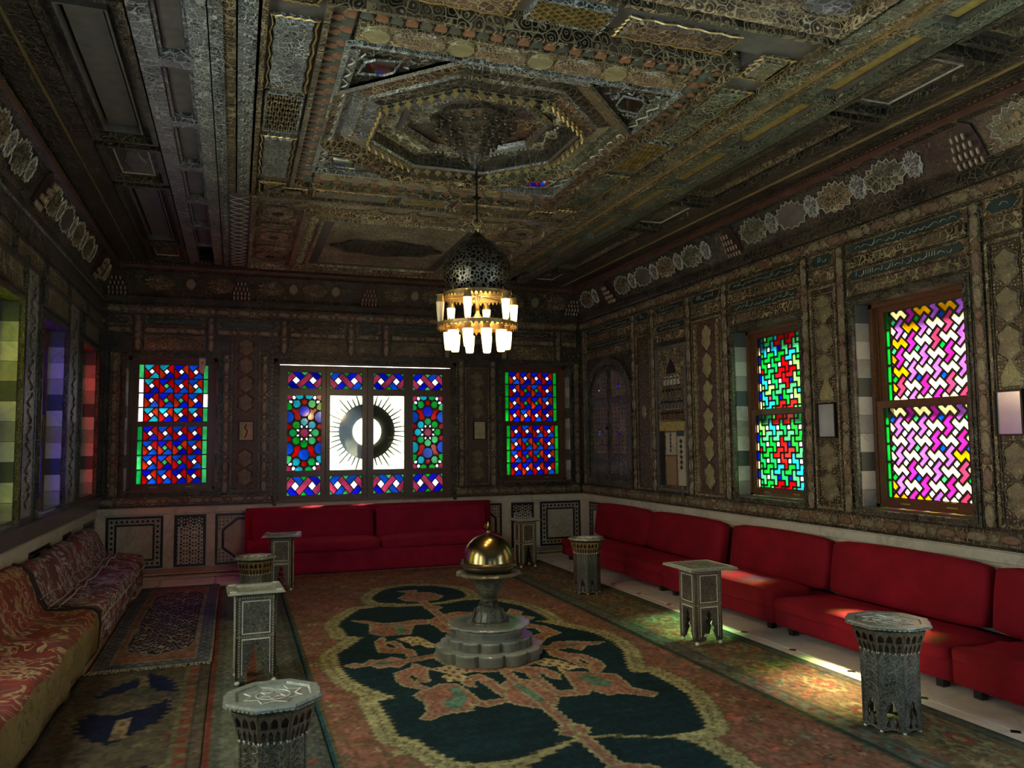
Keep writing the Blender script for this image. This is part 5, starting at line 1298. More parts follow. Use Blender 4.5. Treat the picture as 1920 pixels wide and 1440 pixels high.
def oct_table(label, x, y, R_, h, Rt, mat='inlaid', top='inlaid_top', rot=PI/8, group='small inlaid tables around the carpet', warm=False):
    o = tag(empty('side_table', loc=(x, y, RUGZ), rotz=rot), label, 'table', group)
    ap = R_*math.cos(PI/8); sd = 2*R_*math.sin(PI/8); t = .008; hb = h*.74
    s = sd/2
    H1 = [[(-s*.60, h*.06), (-s*.35, h*.13), (-s*.5, h*.17), (0, h*.30), (s*.5, h*.17), (s*.35, h*.13), (s*.60, h*.06), (s*.2, h*.05), (s*.28, h*.12), (0, h*.17), (-s*.28, h*.12), (-s*.2, h*.05)]]
    P = [(-s, .012), (-s*.5, .012), (-s*.22, h*.035), (s*.22, h*.035), (s*.5, .012), (s, .012), (s, hb), (-s, hb)]
    me = cutplate('side_panel', [P], H1, -t/2, t/2, mat)
    e = MB()
    for sx in (-1, 1): e.box(sx*(s-.006)-.002, sx*(s-.006)+.002, h*.05, hb, t/2, t/2+.0025)
    for k in range(9): 
        zz = h*.36+k*h*.04; e.tube([(-s*.5, zz, t/2+.001), (0, zz+h*.03, t/2+.003), (s*.5, zz, t/2+.001)], .002, 3)
    em = e.mesh('carved_edge', mat)
    for k in range(8):
        M4 = Matrix.Rotation(PI/8+k*PI/4, 4, 'Z') @ Matrix.Translation((ap-t/2, 0, 0)) @ Matrix.Rotation(PI/2, 4, 'Z') @ Matrix.Rotation(PI/2, 4, 'X')
        p_ = put('side_panel', me, o, M4=M4); put('carved_edge', em, p_)
        m = MB(); a = k*PI/4; m.lathe([(.006, 0), (.010, .006), (.006, .014)], 7, c=((R_-.010)*math.cos(a), (R_-.010)*math.sin(a))); m.build('foot', 'pearl', o)
    m = MB(); oc = lambda r: [(r*math.cos(i*PI/4), r*math.sin(i*PI/4)) for i in range(8)]
    m.frus(oc(R_*.93), oc(R_*.93), hb-.01, h*.80); m.build('core', 'ebony', o)
    # two tiers of small arches leaning out under the top
    R1, R2 = R_*1.0, R_+(Rt-R_)*.55
    za, zb = hb-.005, h*.93
    sa, sb = R_*1.01*math.sin(PI/8), R2*math.sin(PI/8); aa, ab = R_*1.01*math.cos(PI/8), R2*math.cos(PI/8)
    Ls = math.hypot(ab-aa, zb-za); lean = math.atan2(ab-aa, zb-za)
    hw = lambda y: sa+(sb-sa)*y/Ls
    Hs = []
    for r_, (y0_, y1_, n_) in enumerate(((Ls*.02, Ls*.46, 4), (Ls*.52, Ls*.90, 3))):
        for j in range(n_):
            c = lambda f, y: (-hw(y)+2*hw(y)*f)*.96
            f0, f1 = (j+.16)/n_, (j+.84)/n_; fm = (j+.5)/n_; ym = y0_+(y1_-y0_)*.6
            Hs.append([(c(f0, y0_), y0_), (c(f1, y0_), y0_), (c(f1, ym), ym), (c((f1+fm)/2, y0_+(y1_-y0_)*.85), y0_+(y1_-y0_)*.85), (c(fm, y1_), y1_), (c((f0+fm)/2, y0_+(y1_-y0_)*.85), y0_+(y1_-y0_)*.85), (c(f0, ym), ym)])
    ame = cutplate('arcade_panel', [[(-sa, 0), (sa, 0), (sb, Ls), (-sb, Ls)]], Hs, -.003, .003, 'arcade_w' if warm else 'arcade')
    pb = MB()
    for j in range(5): pb.lathe([(0, -.010), (.0045, -.006), (.005, -.001), (.003, .003)], 6, c=((-1+2*(j)/4)*sa*.93, .004), cap=False)
    pbm = MB()
    for j in range(5):
        x_ = (-1+2*j/4)*sa*.93; pbm.T = Matrix.Translation((x_, -.002, 0)) @ Matrix.Rotation(-PI/2, 4, 'X'); pbm.lathe([(0, .012), (.0045, .008), (.005, .003), (.003, -.002)], 6, cap=False); pbm.T = None
    pme = pbm.mesh('pearl_drops', 'pearl')
    for k in range(8):
        M4 = Matrix.Rotation(PI/8+k*PI/4, 4, 'Z') @ Matrix.Translation((aa, 0, za)) @ Matrix.Rotation(lean, 4, 'Y') @ Matrix.Rotation(PI/2, 4, 'Z') @ Matrix.Rotation(PI/2, 4, 'X')
        q_ = put('arcade_panel', ame, o, M4=M4); stuff(put('pearl_drops', pme, q_))
    m = MB(); m.frus(oc(R_*.93), oc(R2*.93), h*.78, h*.93); m.build('throat', 'ebony', o)
    m = MB(); m.frus(oc(R2), oc(R2*1.03), h*.925, h*.945); m.frus(oc(R2*1.0), oc(R2*1.06), h*.950, h*.962); m.build('cornice', mat if not warm else 'inlaid', o)
    m = MB(); 
    rings = [(R2*1.02, h*.962), (Rt*.97, h*.972), (Rt, h*.982), (Rt*.985, h), (Rt*.80, h), (Rt*.77, h-.008)]
    m.add([(*p, z) for r, z in rings for p in oc(r)], [(k*8+i, k*8+(i+1) % 8, k*8+8+(i+1) % 8, k*8+8+i) for k in range(5) for i in range(8)]+[tuple(range(40, 48)), tuple(reversed(range(8)))])
    tp = m.build('top', top, o)
    m = MB(); m.tube([(*p, h-.006) for p in ell(0, 0, Rt*.34, Rt*.34, 20)], .002, 3, closed=True); m.tube([(*p, h-.006) for p in star(0, 0, Rt*.62, 8, .7)], .0022, 3, closed=True); m.tube([(*p, h-.006) for p in star(0, 0, Rt*.30, 6, .5)], .002, 3, closed=True); m.build('star_inlay', 'pearl', tp)
    m = MB()
    for i in range(8):
        A, B_ = Vector(oc(Rt*.99)[i]), Vector(oc(Rt*.99)[(i+1) % 8])
        for j in range(7): c = A+(B_-A)*(j+.5)/7; m.lathe([(.010, h*.966), (.011, h*.978)], 6, c=tuple(c))
    stuff(m.build('scalloped_edge', top, tp))
    return o
TG = 'small inlaid tables around the carpet'
oct_table('octagonal pale-topped inlaid table in front of the right sofas, nearest on the right', 3.135, 3.20, .142, .525, .205, 'inlaid_grey', rot=PI/8+.05)
square_table('square inlaid table with arched legs beside the bright marble strip, second on the right', 3.175, 4.975, .215, .545, .385, ra=.0)
oct_table('octagonal inlaid table with carved arcade, third along the right side', 3.20, 6.97, .128, .52, .172, 'inlaid_grey', warm=True)
square_table('small square inlaid table in the far right corner by the back wall', 3.20, 8.68, .20, .55, .29, ra=.05)
square_table('square tray-topped inlaid table in front of the left end of the back sofa', .455, 8.27, .215, .545, .375, ra=-.12, tray=True, mat='inlaid_grey')
oct_table('octagonal inlaid table between the two square ones on the left', .17, 6.95, .125, .52, .172, 'inlaid_grey', warm=True, top='inlaid_top')
square_table('dark square tray-topped inlaid table with stepped arch on the left runner', .13, 5.21, .235, .555, .335, ra=.04, tray=True)
oct_table('octagonal inlaid table cut by the bottom edge of the photo', .145, 3.10, .125, .525, .18, 'inlaid', rot=PI/8)

# ---- fountain of stacked lobed stone basins with a bronze urn
FXc, FYc = 1.655, 5.22
MT['stone'] = marble('weathered_grey_stone', (0.15, 0.14, 0.10), (0.09, 0.085, 0.06), 0.3, 6.0, .2)
MT['stonetop'] = marble('smooth_pale_stone', (0.26, 0.27, 0.22), (0.18, 0.19, 0.15), 0.15, 4.0, .15)
fo = tag(empty('fountain', loc=(FXc, FYc, .014)), 'stepped fountain of lobed stone tiers and scalloped basin in the middle of the carpet', 'fountain')
def lobed(R_, n, depth, k=8): 
    P = []
    for i in range(n):
        for j in range(k):
            f = (j/k-.5); a = (i+j/k)*2*PI/n; P.append(((R_-depth+depth*math.cos(f*PI)**.5)*math.cos(a), (R_-depth+depth*math.cos(f*PI)**.5)*math.sin(a)))
    return P
for nm, R_, z0, z1, n, dp in (('bottom_tier', .365, 0, .072, 12, .045), ('middle_tier', .295, .072, .135, 12, .035), ('upper_tier', .225, .135, .185, 10, .008)):
    m = MB(); P = lobed(R_, n, dp); m.prism(P, z0, z1-.012); t_ = m.build(nm, 'stone', fo, smooth=30)
    m = MB(); m.prism([(x*1.012, y*1.012) for x, y in P], z1-.012, z1-.003); m.frus([(x*1.012, y*1.012) for x, y in P], P, z1-.003, z1); m.build('top_slab', 'stonetop', t_, smooth=30)
m = MB(); P = lobed(.285, 16, .014, 6); q = [(x*.93, y*.93) for x, y in P]
m.frus([(x*.80, y*.80) for x, y in P], P, .185, .205); m.frus(P, P, .205, .212)
rings = [(P, .212), ([(x*.98, y*.98) for x, y in P], .216), ([(x*.62, y*.62) for x, y in P], .212), ([(x*.57, y*.57) for x, y in P], .197)]
m.add([(a, b, z) for p, z in rings for a, b in p], [(k*len(P)+i, k*len(P)+(i+1) % len(P), (k+1)*len(P)+(i+1) % len(P), (k+1)*len(P)+i) for k in range(3) for i in range(len(P))]+[tuple(range(3*len(P), 4*len(P)))])
m.build('basin', 'stonetop', fo, smooth=35)
ur = tag(empty('urn', loc=(FXc, FYc, .212)), 'covered bronze urn with domed brass lid and acorn finial on top of the stone fountain', 'urn')
m = MB(); m.lathe([(.148, 0), (.150, .012), (.140, .02), (.138, .028), (.118, .034)], 32); m.build('foot', 'bronze', ur, smooth=True)
m = MB(); m.lathe([(.118, .034), (.113, .045), (.101, .072), (.096, .092), (.082, .114), (.055, .128), (.045, .136)], 40, lobe=10, amp=.02); m.build('bell_stem', 'bronze', ur, smooth=True)
lf = MB(); lf.prism([(-.016, -.045), (0, -.055), (.016, -.045), (.018, 0), (0, .03), (-.018, 0)], 0, .006); lfm = lf.mesh('acanthus_leaf', 'bronze')
for k in range(10):
    a = k*PI/5; put('acanthus_leaf', lfm, ur, M4=Matrix.Rotation(a, 4, 'Z') @ Matrix.Translation((.104, 0, .078)) @ Matrix.Rotation(-.30, 4, 'Y') @ Matrix.Rotation(PI/2, 4, 'Z') @ Matrix.Rotation(PI/2, 4, 'X'))
m = MB(); m.lathe([(.042, .132), (.052, .14), (.046, .148), (.038, .152), (.038, .158), (.062, .166), (.064, .178), (.045, .186), (.050, .192)], 24, lobe=12, amp=.03); m.build('knop', 'bronze', ur, smooth=True)
for k in range(8):
    a = k*PI/4; m = MB(); m.tube([(.042*math.cos(a), .042*math.sin(a), .150), (.060*math.cos(a), .060*math.sin(a), .157), (.068*math.cos(a), .068*math.sin(a), .142), (.058*math.cos(a), .058*math.sin(a), .130)], .008, 5); m.build('leaf_curl', 'bronze', ur, smooth=True)
m = MB(); m.lathe([(.050, .188), (.062, .196), (.082, .235), (.100, .272), (.118, .300), (.145, .325), (.18, .340), (.205, .344)], 72, lobe=12, amp=.03, cap=False); m.lathe([(.205, .344), (.219, .338), (.222, .344), (.208, .356), (.17, .360), (.12, .356)], 72, lobe=12, amp=.045, cap=False); m.build('flared_bowl', 'bronze', ur, smooth=True)
m = MB(); m.lathe([(.12, .352), (.150, .362), (.170, .375), (.176, .39), (.172, .398), (.188, .402), (.192, .412), (.186, .424), (.178, .428)], 40); 
MT['brassdark'] = plain('tarnished_brass', (0.15, 0.12, 0.06), 0.3, .9, .3, 10, .1)
m.build('body', 'brassdark', ur, smooth=True)
m = MB(); m.lathe([(.180, .428), (.178, .44), (.172, .475), (.158, .515), (.134, .552), (.10, .583), (.06, .602), (.03, .609), (.022, .613)], 48); m.lathe([(.022, .612), (.016, .62), (.012, .632), (.014, .638), (.012, .642)], 20, cap=False); lid = m.build('lid', 'brass', ur, smooth=True)
m = MB(); m.lathe([(.012, .640), (.024, .648), (.028, .658), (.024, .668), (.012, .680), (.004, .692), (0, .696)], 20, cap=False); m.build('finial', 'brass', ur, smooth=True)
m = MB(); m.box(-.19, -.178, -.006, .006, .40, .45); m.build('hinge', 'bronze', ur)

# ---- chandelier
CX, CY = 1.555, 5.11
ch = tag(empty('chandelier', loc=(CX, CY, 3.46)), 'pierced metal dome chandelier with two rings of glowing glass cups hanging from the ceiling', 'chandelier')
Zc = lambda z: z-3.46
m = MB(); m.lathe([(.007, Zc(2.97)), (.007, Zc(3.47))], 8); m.build('rod', 'iron', ch)
for z in (3.15, 3.30): 
    m = MB(); m.lathe([(.008, Zc(z-.02)), (.03, Zc(z-.005)), (.034, Zc(z)), (.012, Zc(z+.006)), (.008, Zc(z+.03))], 14); m.build('collar', 'iron', ch, smooth=True)
m = MB(); m.tube([(.032*math.cos(t), 0, Zc(2.975)+.032*math.sin(t)) for t in [2*PI*i/16 for i in range(16)]], .006, 5, closed=True, up=Vector((0, 1, 0))); m.tube([(0, .03*math.cos(t), Zc(2.925)+.03*math.sin(t)) for t in [2*PI*i/16 for i in range(16)]], .006, 5, closed=True, up=Vector((1, 0, 0))); m.build('hanging_ring', 'rodgold', ch)
def filigree(name):
    m, nt, b, o = newmat(name)
    v = coord(nt, distort=.05, dscale=8); vo = N(nt, 'ShaderNodeTexVoronoi', feature='DISTANCE_TO_EDGE', i_Scale=34.0); nt.links.new(v, vo.inputs['Vector'])
    a = ramp(nt, vo.outputs['Distance'], [(0.13, 1.0), (0.17, 0.0)])
    nt.links.new(ramp(nt, vo.outputs['Distance'], [(0.0, (.16, .14, .10)), (0.16, (.03, .028, .022))]), b.inputs['Base Color'])
    b.inputs['Metallic'].default_value = .8; b.inputs['Roughness'].default_value = .35; nt.links.new(a, b.inputs['Alpha']); bump(nt, b, a, .4, .004); return m
MT['filigree'] = filigree('pierced_brass')
dome = [(.012, 2.915), (.022, 2.895), (.05, 2.865), (.10, 2.835), (.155, 2.795), (.20, 2.745), (.228, 2.69), (.237, 2.64), (.234, 2.59), (.222, 2.54), (.212, 2.49), (.222, 2.47)]
m = MB(); m.lathe([(r, Zc(z)) for r, z in dome], 56, cap=False); dm = m.build('pierced_dome', 'filigree', ch, smooth=True)
m = MB(); m.lathe([(r, Zc(z)) for r, z in dome[:4]], 32, cap=False); m.build('dome_cap', 'iron', ch, smooth=True)
m = MB(); m.lathe([(.02, Zc(2.9)), (.165, Zc(2.76)), (.20, Zc(2.65)), (.18, Zc(2.54))], 24, cap=False); m.build('inner_shell', 'iron', ch)
MT['gallery'] = plain('gilt_brass_gallery', (.36, .26, .11), .3, .8, .3, 30, .2)
def ring(R_, z, h, name):
    m = MB(); m.lathe([(R_, Zc(z)), (R_*1.0, Zc(z+h))], 48, cap=False); m.lathe([(R_-.006, Zc(z)), (R_-.006, Zc(z+h))], 48, cap=False); m.lathe([(R_+.004, Zc(z+h-.006)), (R_+.004, Zc(z+h))], 48); 
    for k in range(48):
        a = 2*PI*k/48; t = Vector((-math.sin(a), math.cos(a), 0)); c = Vector((R_*math.cos(a), R_*math.sin(a), Zc(z)))
        m.add([tuple(c-t*.012), tuple(c+t*.012), tuple(c+Vector((0, 0, -.022)))], [(0, 1, 2)])
        if k % 4 == 0: m.lathe([(.004, Zc(z+h)), (.005, Zc(z+h+.012)), (0, Zc(z+h+.022))], 5, c=(c.x, c.y), cap=False)
    return m.build(name, 'gallery', ch)
ring(.235, 2.45, .022, 'upper_gallery'); ring(.275, 2.243, .02, 'lower_gallery')
m = MB(); m.lathe([(.27, Zc(2.262)), (.25, Zc(2.272)), (.06, Zc(2.275)), (.03, Zc(2.285))], 40, cap=False); m.build('tray', 'iron', ch, smooth=True)
m = MB(); m.lathe([(.03, Zc(2.47)), (.022, Zc(2.44)), (.013, Zc(2.42)), (.013, Zc(2.34)), (.03, Zc(2.31)), (.045, Zc(2.28)), (.048, Zc(2.265))], 18); m.build('stem', 'gallery', ch, smooth=True)
m = MB()
for k in range(6):
    a = k*PI/3+PI/6; m.box(-.004, .004, -.004, .004, 0, 0) if False else None
    m.tube([(.02*math.cos(a), .02*math.sin(a), Zc(2.455)), (.24*math.cos(a), .24*math.sin(a), Zc(2.455))], .006, 5)
m.build('arms', 'gallery', ch)
def emit(name, c, s_):
    m, nt, b, o = newmat(name); b.inputs['Base Color'].default_value = (*c, 1); b.inputs['Emission Color'].default_value = (*c, 1); b.inputs['Emission Strength'].default_value = s_; b.inputs['Roughness'].default_value = .2
    return m
MT['lit'] = emit('lit_frosted_glass', (1.0, .68, .22), 2.4)
MT['unlit'] = plain('unlit_frosted_glass', (.42, .34, .22), .25)
MT['socket'] = plain('brass_socket', (.30, .22, .10), .3, .7)
cupu = MB(); cupu.lathe([(.030, .0), (.029, -.01), (.024, -.075), (.020, -.125), (.017, -.135), (0, -.137)], 14, cap=False); cupm = {True: cupu.mesh('glass_cup', 'lit', True), False: cupu.mesh('glass_cup', 'unlit', True)}
cl_ = MB(); cl_.lathe([(.037, .0), (.036, -.012), (.033, -.06), (.027, -.112), (.024, -.119), (0, -.121)], 16, cap=False); clm = cl_.mesh('glass_cup', 'lit', True)
sk = MB(); sk.lathe([(.030, .040), (.025, .036), (.023, .01), (.028, .0), (.027, -.014)], 14, cap=False); skm = sk.mesh('socket', 'socket', True)
lamp_d = []
for k in range(6):
    a = k*PI/3-.02; r = .262; z = 2.415; lit = k != 3
    s_ = put('socket', skm, ch, (r*math.cos(a), r*math.sin(a), Zc(z))); put('glass_cup', cupm[lit], s_, (0, 0, -.012))
    if lit: lamp_d.append((r*math.cos(a), r*math.sin(a), z-.09, .9))
for k in range(10):
    a = -PI/2+k*PI/5; r = .198; z = 2.205
    s_ = put('socket', skm, ch, (r*math.cos(a), r*math.sin(a), Zc(z)+.005)); put('glass_cup', clm, s_, (0, 0, -.005))
    lamp_d.append((r*math.cos(a), r*math.sin(a), z-.07, 1.3))
pl = bpy.data.lights.new('bulb', 'POINT'); pl.energy = 5.0; pl.color = (1.0, .68, .32); pl.shadow_soft_size = .05
for (x, y, z) in ((0, 0, 2.13), (.20, .2, 2.10), (-.2, -.2, 2.10), (0, 0, 2.36)):
    o = bpy.data.objects.new('bulb', pl); COL.objects.link(o); o.parent = ch; o.location = (x*1.3, y*1.3, Zc(z-.12 if z < 2.3 else z))

# ---- little frames hung on the panels
def small_frame(F, x0, x1, y0, y1, label, inner, cat='picture'):
    m = MB(); frame_mb(x0, x1, y0, y1, .012, .012, .034, m); o = m.build('picture_frame', 'iron', M4=F)
    bx('panel', inner, o, x0+.012, x1-.012, y0+.012, y1-.012, .012, .02); tag(o, label, cat, 'silvered mirrors on the right wall' if cat == 'mirror' else 'small frames on the back wall'); return o
MT['paper'] = plain('mottled_paper', (.42, .36, .22), .5, var=.3, nscale=12)
MT['silverleaf'] = plain('silvered_glass', (.50, .54, .56), .22, .6, .15, 6)
f1 = small_frame(FB, .030, .205, 1.50, 1.74, 'small dark frame with a torn cream sheet, left of the wide window', 'paper')
m = MB(); m.tube([(.12, 1.70, .022), (.10, 1.66, .022), (.13, 1.62, .022), (.115, 1.57, .022), (.10, 1.54, .022)], .006, 4); m.build('ink_stroke', 'black', f1)
f2 = small_frame(FB, 2.955, 3.13, 1.49, 1.74, 'small dark frame with mottled green mirror, on the back wall right of the wide window', 'paper')
small_frame(FR, -5.24, -5.03, 1.46, 1.745, 'small silvered mirror in a black frame between the two right windows', 'silverleaf', 'mirror')
small_frame(FR, -3.64, -3.45, 1.46, 1.745, 'small silvered mirror in a black frame at the right edge of the photo', 'silverleaf', 'mirror')
m = MB(); m.box(-.425, -.355, 2.37, 2.50, -.12, -.09); m.box(-.415, -.365, 2.32, 2.37, -.115, -.09)
o = m.build('alarm_sensor', 'pearl', M4=FB); bx('lens', 'inlaygrey', o, -.41, -.37, 2.42, 2.46, -.09, -.088); tag(o, 'small white sensor box at the top right of the far left window', 'sensor')

# ================================================================ CARPETS (pattern woven into a fine grid)
def pip(P, X, Y):
    ins = np.zeros(X.shape, bool); n = len(P)
    for i in range(n):
        x1, y1 = P[i-1]; x2, y2 = P[i]
        if y1 == y2: continue
        c = ((y1 > Y) != (y2 > Y)) & (X < (x2-x1)*(Y-y1)/(y2-y1)+x1); ins ^= c
    return ins
def pdist(P, X, Y, closed=True):
    d = np.full(X.shape, 9.0); n = len(P)
    for i in range(0 if closed else 1, n):
        x1, y1 = P[i-1]; x2, y2 = P[i]; dx, dy = x2-x1, y2-y1; L2 = dx*dx+dy*dy+1e-12
        t = np.clip(((X-x1)*dx+(Y-y1)*dy)/L2, 0, 1); d = np.minimum(d, np.hypot(X-x1-t*dx, Y-y1-t*dy))
    return d
def rugmesh(name, x0, x1, y0, y1, step, colour, z, label, cat='rug', wob=.0, group=None, th=.007, fringe=()):
    nx, ny = int((x1-x0)/step), int((y1-y0)/step)
    xs, ys = np.linspace(x0, x1, nx+1), np.linspace(y0, y1, ny+1); X, Y = np.meshgrid(xs, ys)
    Cc = colour(X, Y)
    r = np.random.RandomState(3); g = np.repeat(np.repeat(r.rand(ny//3+2, nx//2+2), 3, 0), 2, 1)[:ny+1, :nx+1]
    Cc = Cc*(0.68+0.64*g[..., None])
    Z = z+wob*np.sin(X*7+1.3*np.sin(Y*3))*np.cos(Y*4.1); XX = X+wob*1.5*np.sin(Y*2.3); YY = Y+wob*1.5*np.sin(X*5)
    V = np.stack([XX, YY, Z], -1).reshape(-1, 3)
    idx = np.arange((nx+1)*(ny+1)).reshape(ny+1, nx+1)
    F = np.stack([idx[:-1, :-1], idx[:-1, 1:], idx[1:, 1:], idx[1:, :-1]], -1).reshape(-1, 4)
    me = bpy.data.meshes.new(name); me.vertices.add(len(V)); me.vertices.foreach_set('co', V.ravel()); me.loops.add(F.size); me.loops.foreach_set('vertex_index', F.ravel().astype(np.int32))
    me.polygons.add(len(F)); me.polygons.foreach_set('loop_start', np.arange(0, F.size, 4, dtype=np.int32)); me.update(calc_edges=True)
    ca = me.color_attributes.new('weave', 'FLOAT_COLOR', 'POINT'); ca.data.foreach_set('color', np.concatenate([Cc.reshape(-1, 3), np.ones((len(V), 1))], 1).ravel())
    me.polygons.foreach_set('use_smooth', [True]*len(F)); me.materials.append(MT['weave'])
    o = put(name, me); s = o.modifiers.new('s', 'SOLIDIFY'); s.thickness = th; s.offset = -1
    tag(o, label, cat, group)
    for (fx0, fx1, fy, dr) in fringe:
        m = MB(); n = int((fx1-fx0)/.012)
        for i in range(n):
            x = fx0+i*.012+rnd.random()*.005; l_ = .035+.03*rnd.random(); m.tube([(x, fy-dr*.004, z+.001), (x+rnd.uniform(-.01, .01), fy+dr*l_*.6, z-.001), (x+rnd.uniform(-.02, .02), fy+dr*l_, z-.004)], .0025, 3)
        stuff(m.build('fringe', 'fringe', o))
    return o
MT['fringe'] = plain('cream_fringe', (.42, .39, .31), .9)
m_, nt, b, o_ = newmat('weave'); at_ = N(nt, 'ShaderNodeAttribute', attribute_name='weave'); nz = N(nt, 'ShaderNodeTexNoise', i_Scale=5.0, i_Detail=6.0); nt.links.new(coord(nt), nz.inputs['Vector'])
v_ = coord(nt, stretch=(1, 5, 1)); n2 = N(nt, 'ShaderNodeTexNoise', i_Scale=38.0, i_Detail=3.0); nt.links.new(v_, n2.inputs['Vector'])
c1 = mixc(nt, .55, at_.outputs['Color'], ramp(nt, nz.outputs[0], [(.25, .25), (.75, .75)]), 'OVERLAY'); c2 = mixc(nt, .5, c1, ramp(nt, n2.outputs[0], [(.3, .25), (.7, .75)]), 'OVERLAY')
nt.links.new(c2, b.inputs['Base Color']); b.inputs['Roughness'].default_value = .9; b.inputs['Specular IOR Level'].default_value = .15; b.inputs['Sheen Weight'].default_value = .0
n3 = N(nt, 'ShaderNodeTexNoise', i_Scale=220.0); nt.links.new(coord(nt), n3.inputs['Vector']); bump(nt, b, n3.outputs[0], .5, .003); MT['weave'] = m_
def C_(*c): return np.array(c)
SAL, SAL2, TEAL, OLI, OLD, CRE, GRN, REDC, YEL = C_(.20,.092,.060), C_(.26,.125,.085), C_(.004,.024,.030), C_(.30,.275,.135), C_(.12,.11,.05), C_(.42,.36,.24), C_(.09,.19,.13), C_(.33,.085,.05), C_(.42,.38,.20)
def flowers(col, X, Y, x0, x1, y0, y1, n, pal_, seed, size=.05, mask=None):
    r = random.Random(seed)
    for i in range(n):
        cx, cy4, s, k, a = r.uniform(x0, x1), r.uniform(y0, y1), size*r.uniform(.5, 1.3), r.choice((3, 4, 5)), r.uniform(0, 6); c = pal_[r.randrange(len(pal_))]
        w_ = (np.abs(X-cx) < s*1.3) & (np.abs(Y-cy4) < s*1.3)
        if not w_.any(): continue
        A = np.arctan2(Y-cy4, X-cx); R_ = np.hypot((X-cx)*1.0, (Y-cy4)); q = w_ & (R_ < s*(.62+.38*np.cos(k*A+a)))
        if mask is not None: q &= mask
        col[q] = c
        q2 = q & (R_ < s*.28); col[q2] = pal_[(i+1) % len(pal_)]
def vines(col, X, Y, c, mask, f=9.0, w_=.10):
    q = mask & (np.abs(np.sin(X*f*2+1.7*np.sin(Y*f))*np.cos(Y*f*1.3+1.5*np.sin(X*f*1.7))) < w_); col[q] = col[q]*.5+c*.5
MAIN = [(1.60,6.95),(1.39,6.98),(1.23,7.07),(1.05,7.03),(.93,6.82),(.83,6.60),(.79,6.45),(.81,6.28),(.81,6.10),(.92,6.01),(.86,5.91),(.78,5.76),(.68,5.60),(.66,5.30),(.68,5.11),(.70,4.96),(.77,4.77),(.83,4.65),(.89,4.54),(.78,4.52),(.79,4.22),(.78,3.96),(.86,3.86),(.91,3.68),(.97,3.54),(1.09,3.49),(1.21,3.47),(1.43,3.56),(1.57,3.60),
        (1.68,3.61),(1.75,3.60),(1.98,3.49),(2.16,3.48),(2.25,3.52),(2.30,3.62),(2.37,3.79),(2.44,3.98),(2.46,4.21),(2.45,4.46),(2.36,4.49),(2.38,4.59),(2.45,4.76),(2.54,4.97),(2.58,5.19),(2.57,5.49),(2.46,5.72),(2.38,5.89),(2.29,6.04),(2.42,6.02),(2.43,6.24),(2.42,6.45),(2.40,6.62),(2.29,6.85),(2.15,7.02),(2.02,7.07),(1.8,6.97)]
LOBE = [(1.27,7.61),(1.41,7.86),(1.54,7.94),(1.70,7.97),(1.91,7.88),(2.06,7.67),(2.10,7.46),(2.08,7.25),(2.02,7.17),(1.73,7.05),(1.63,7.04),(1.50,7.08),(1.25,7.24),(1.22,7.42)]
LOBE2 = [(x, 10.62-y) for x, y in LOBE]
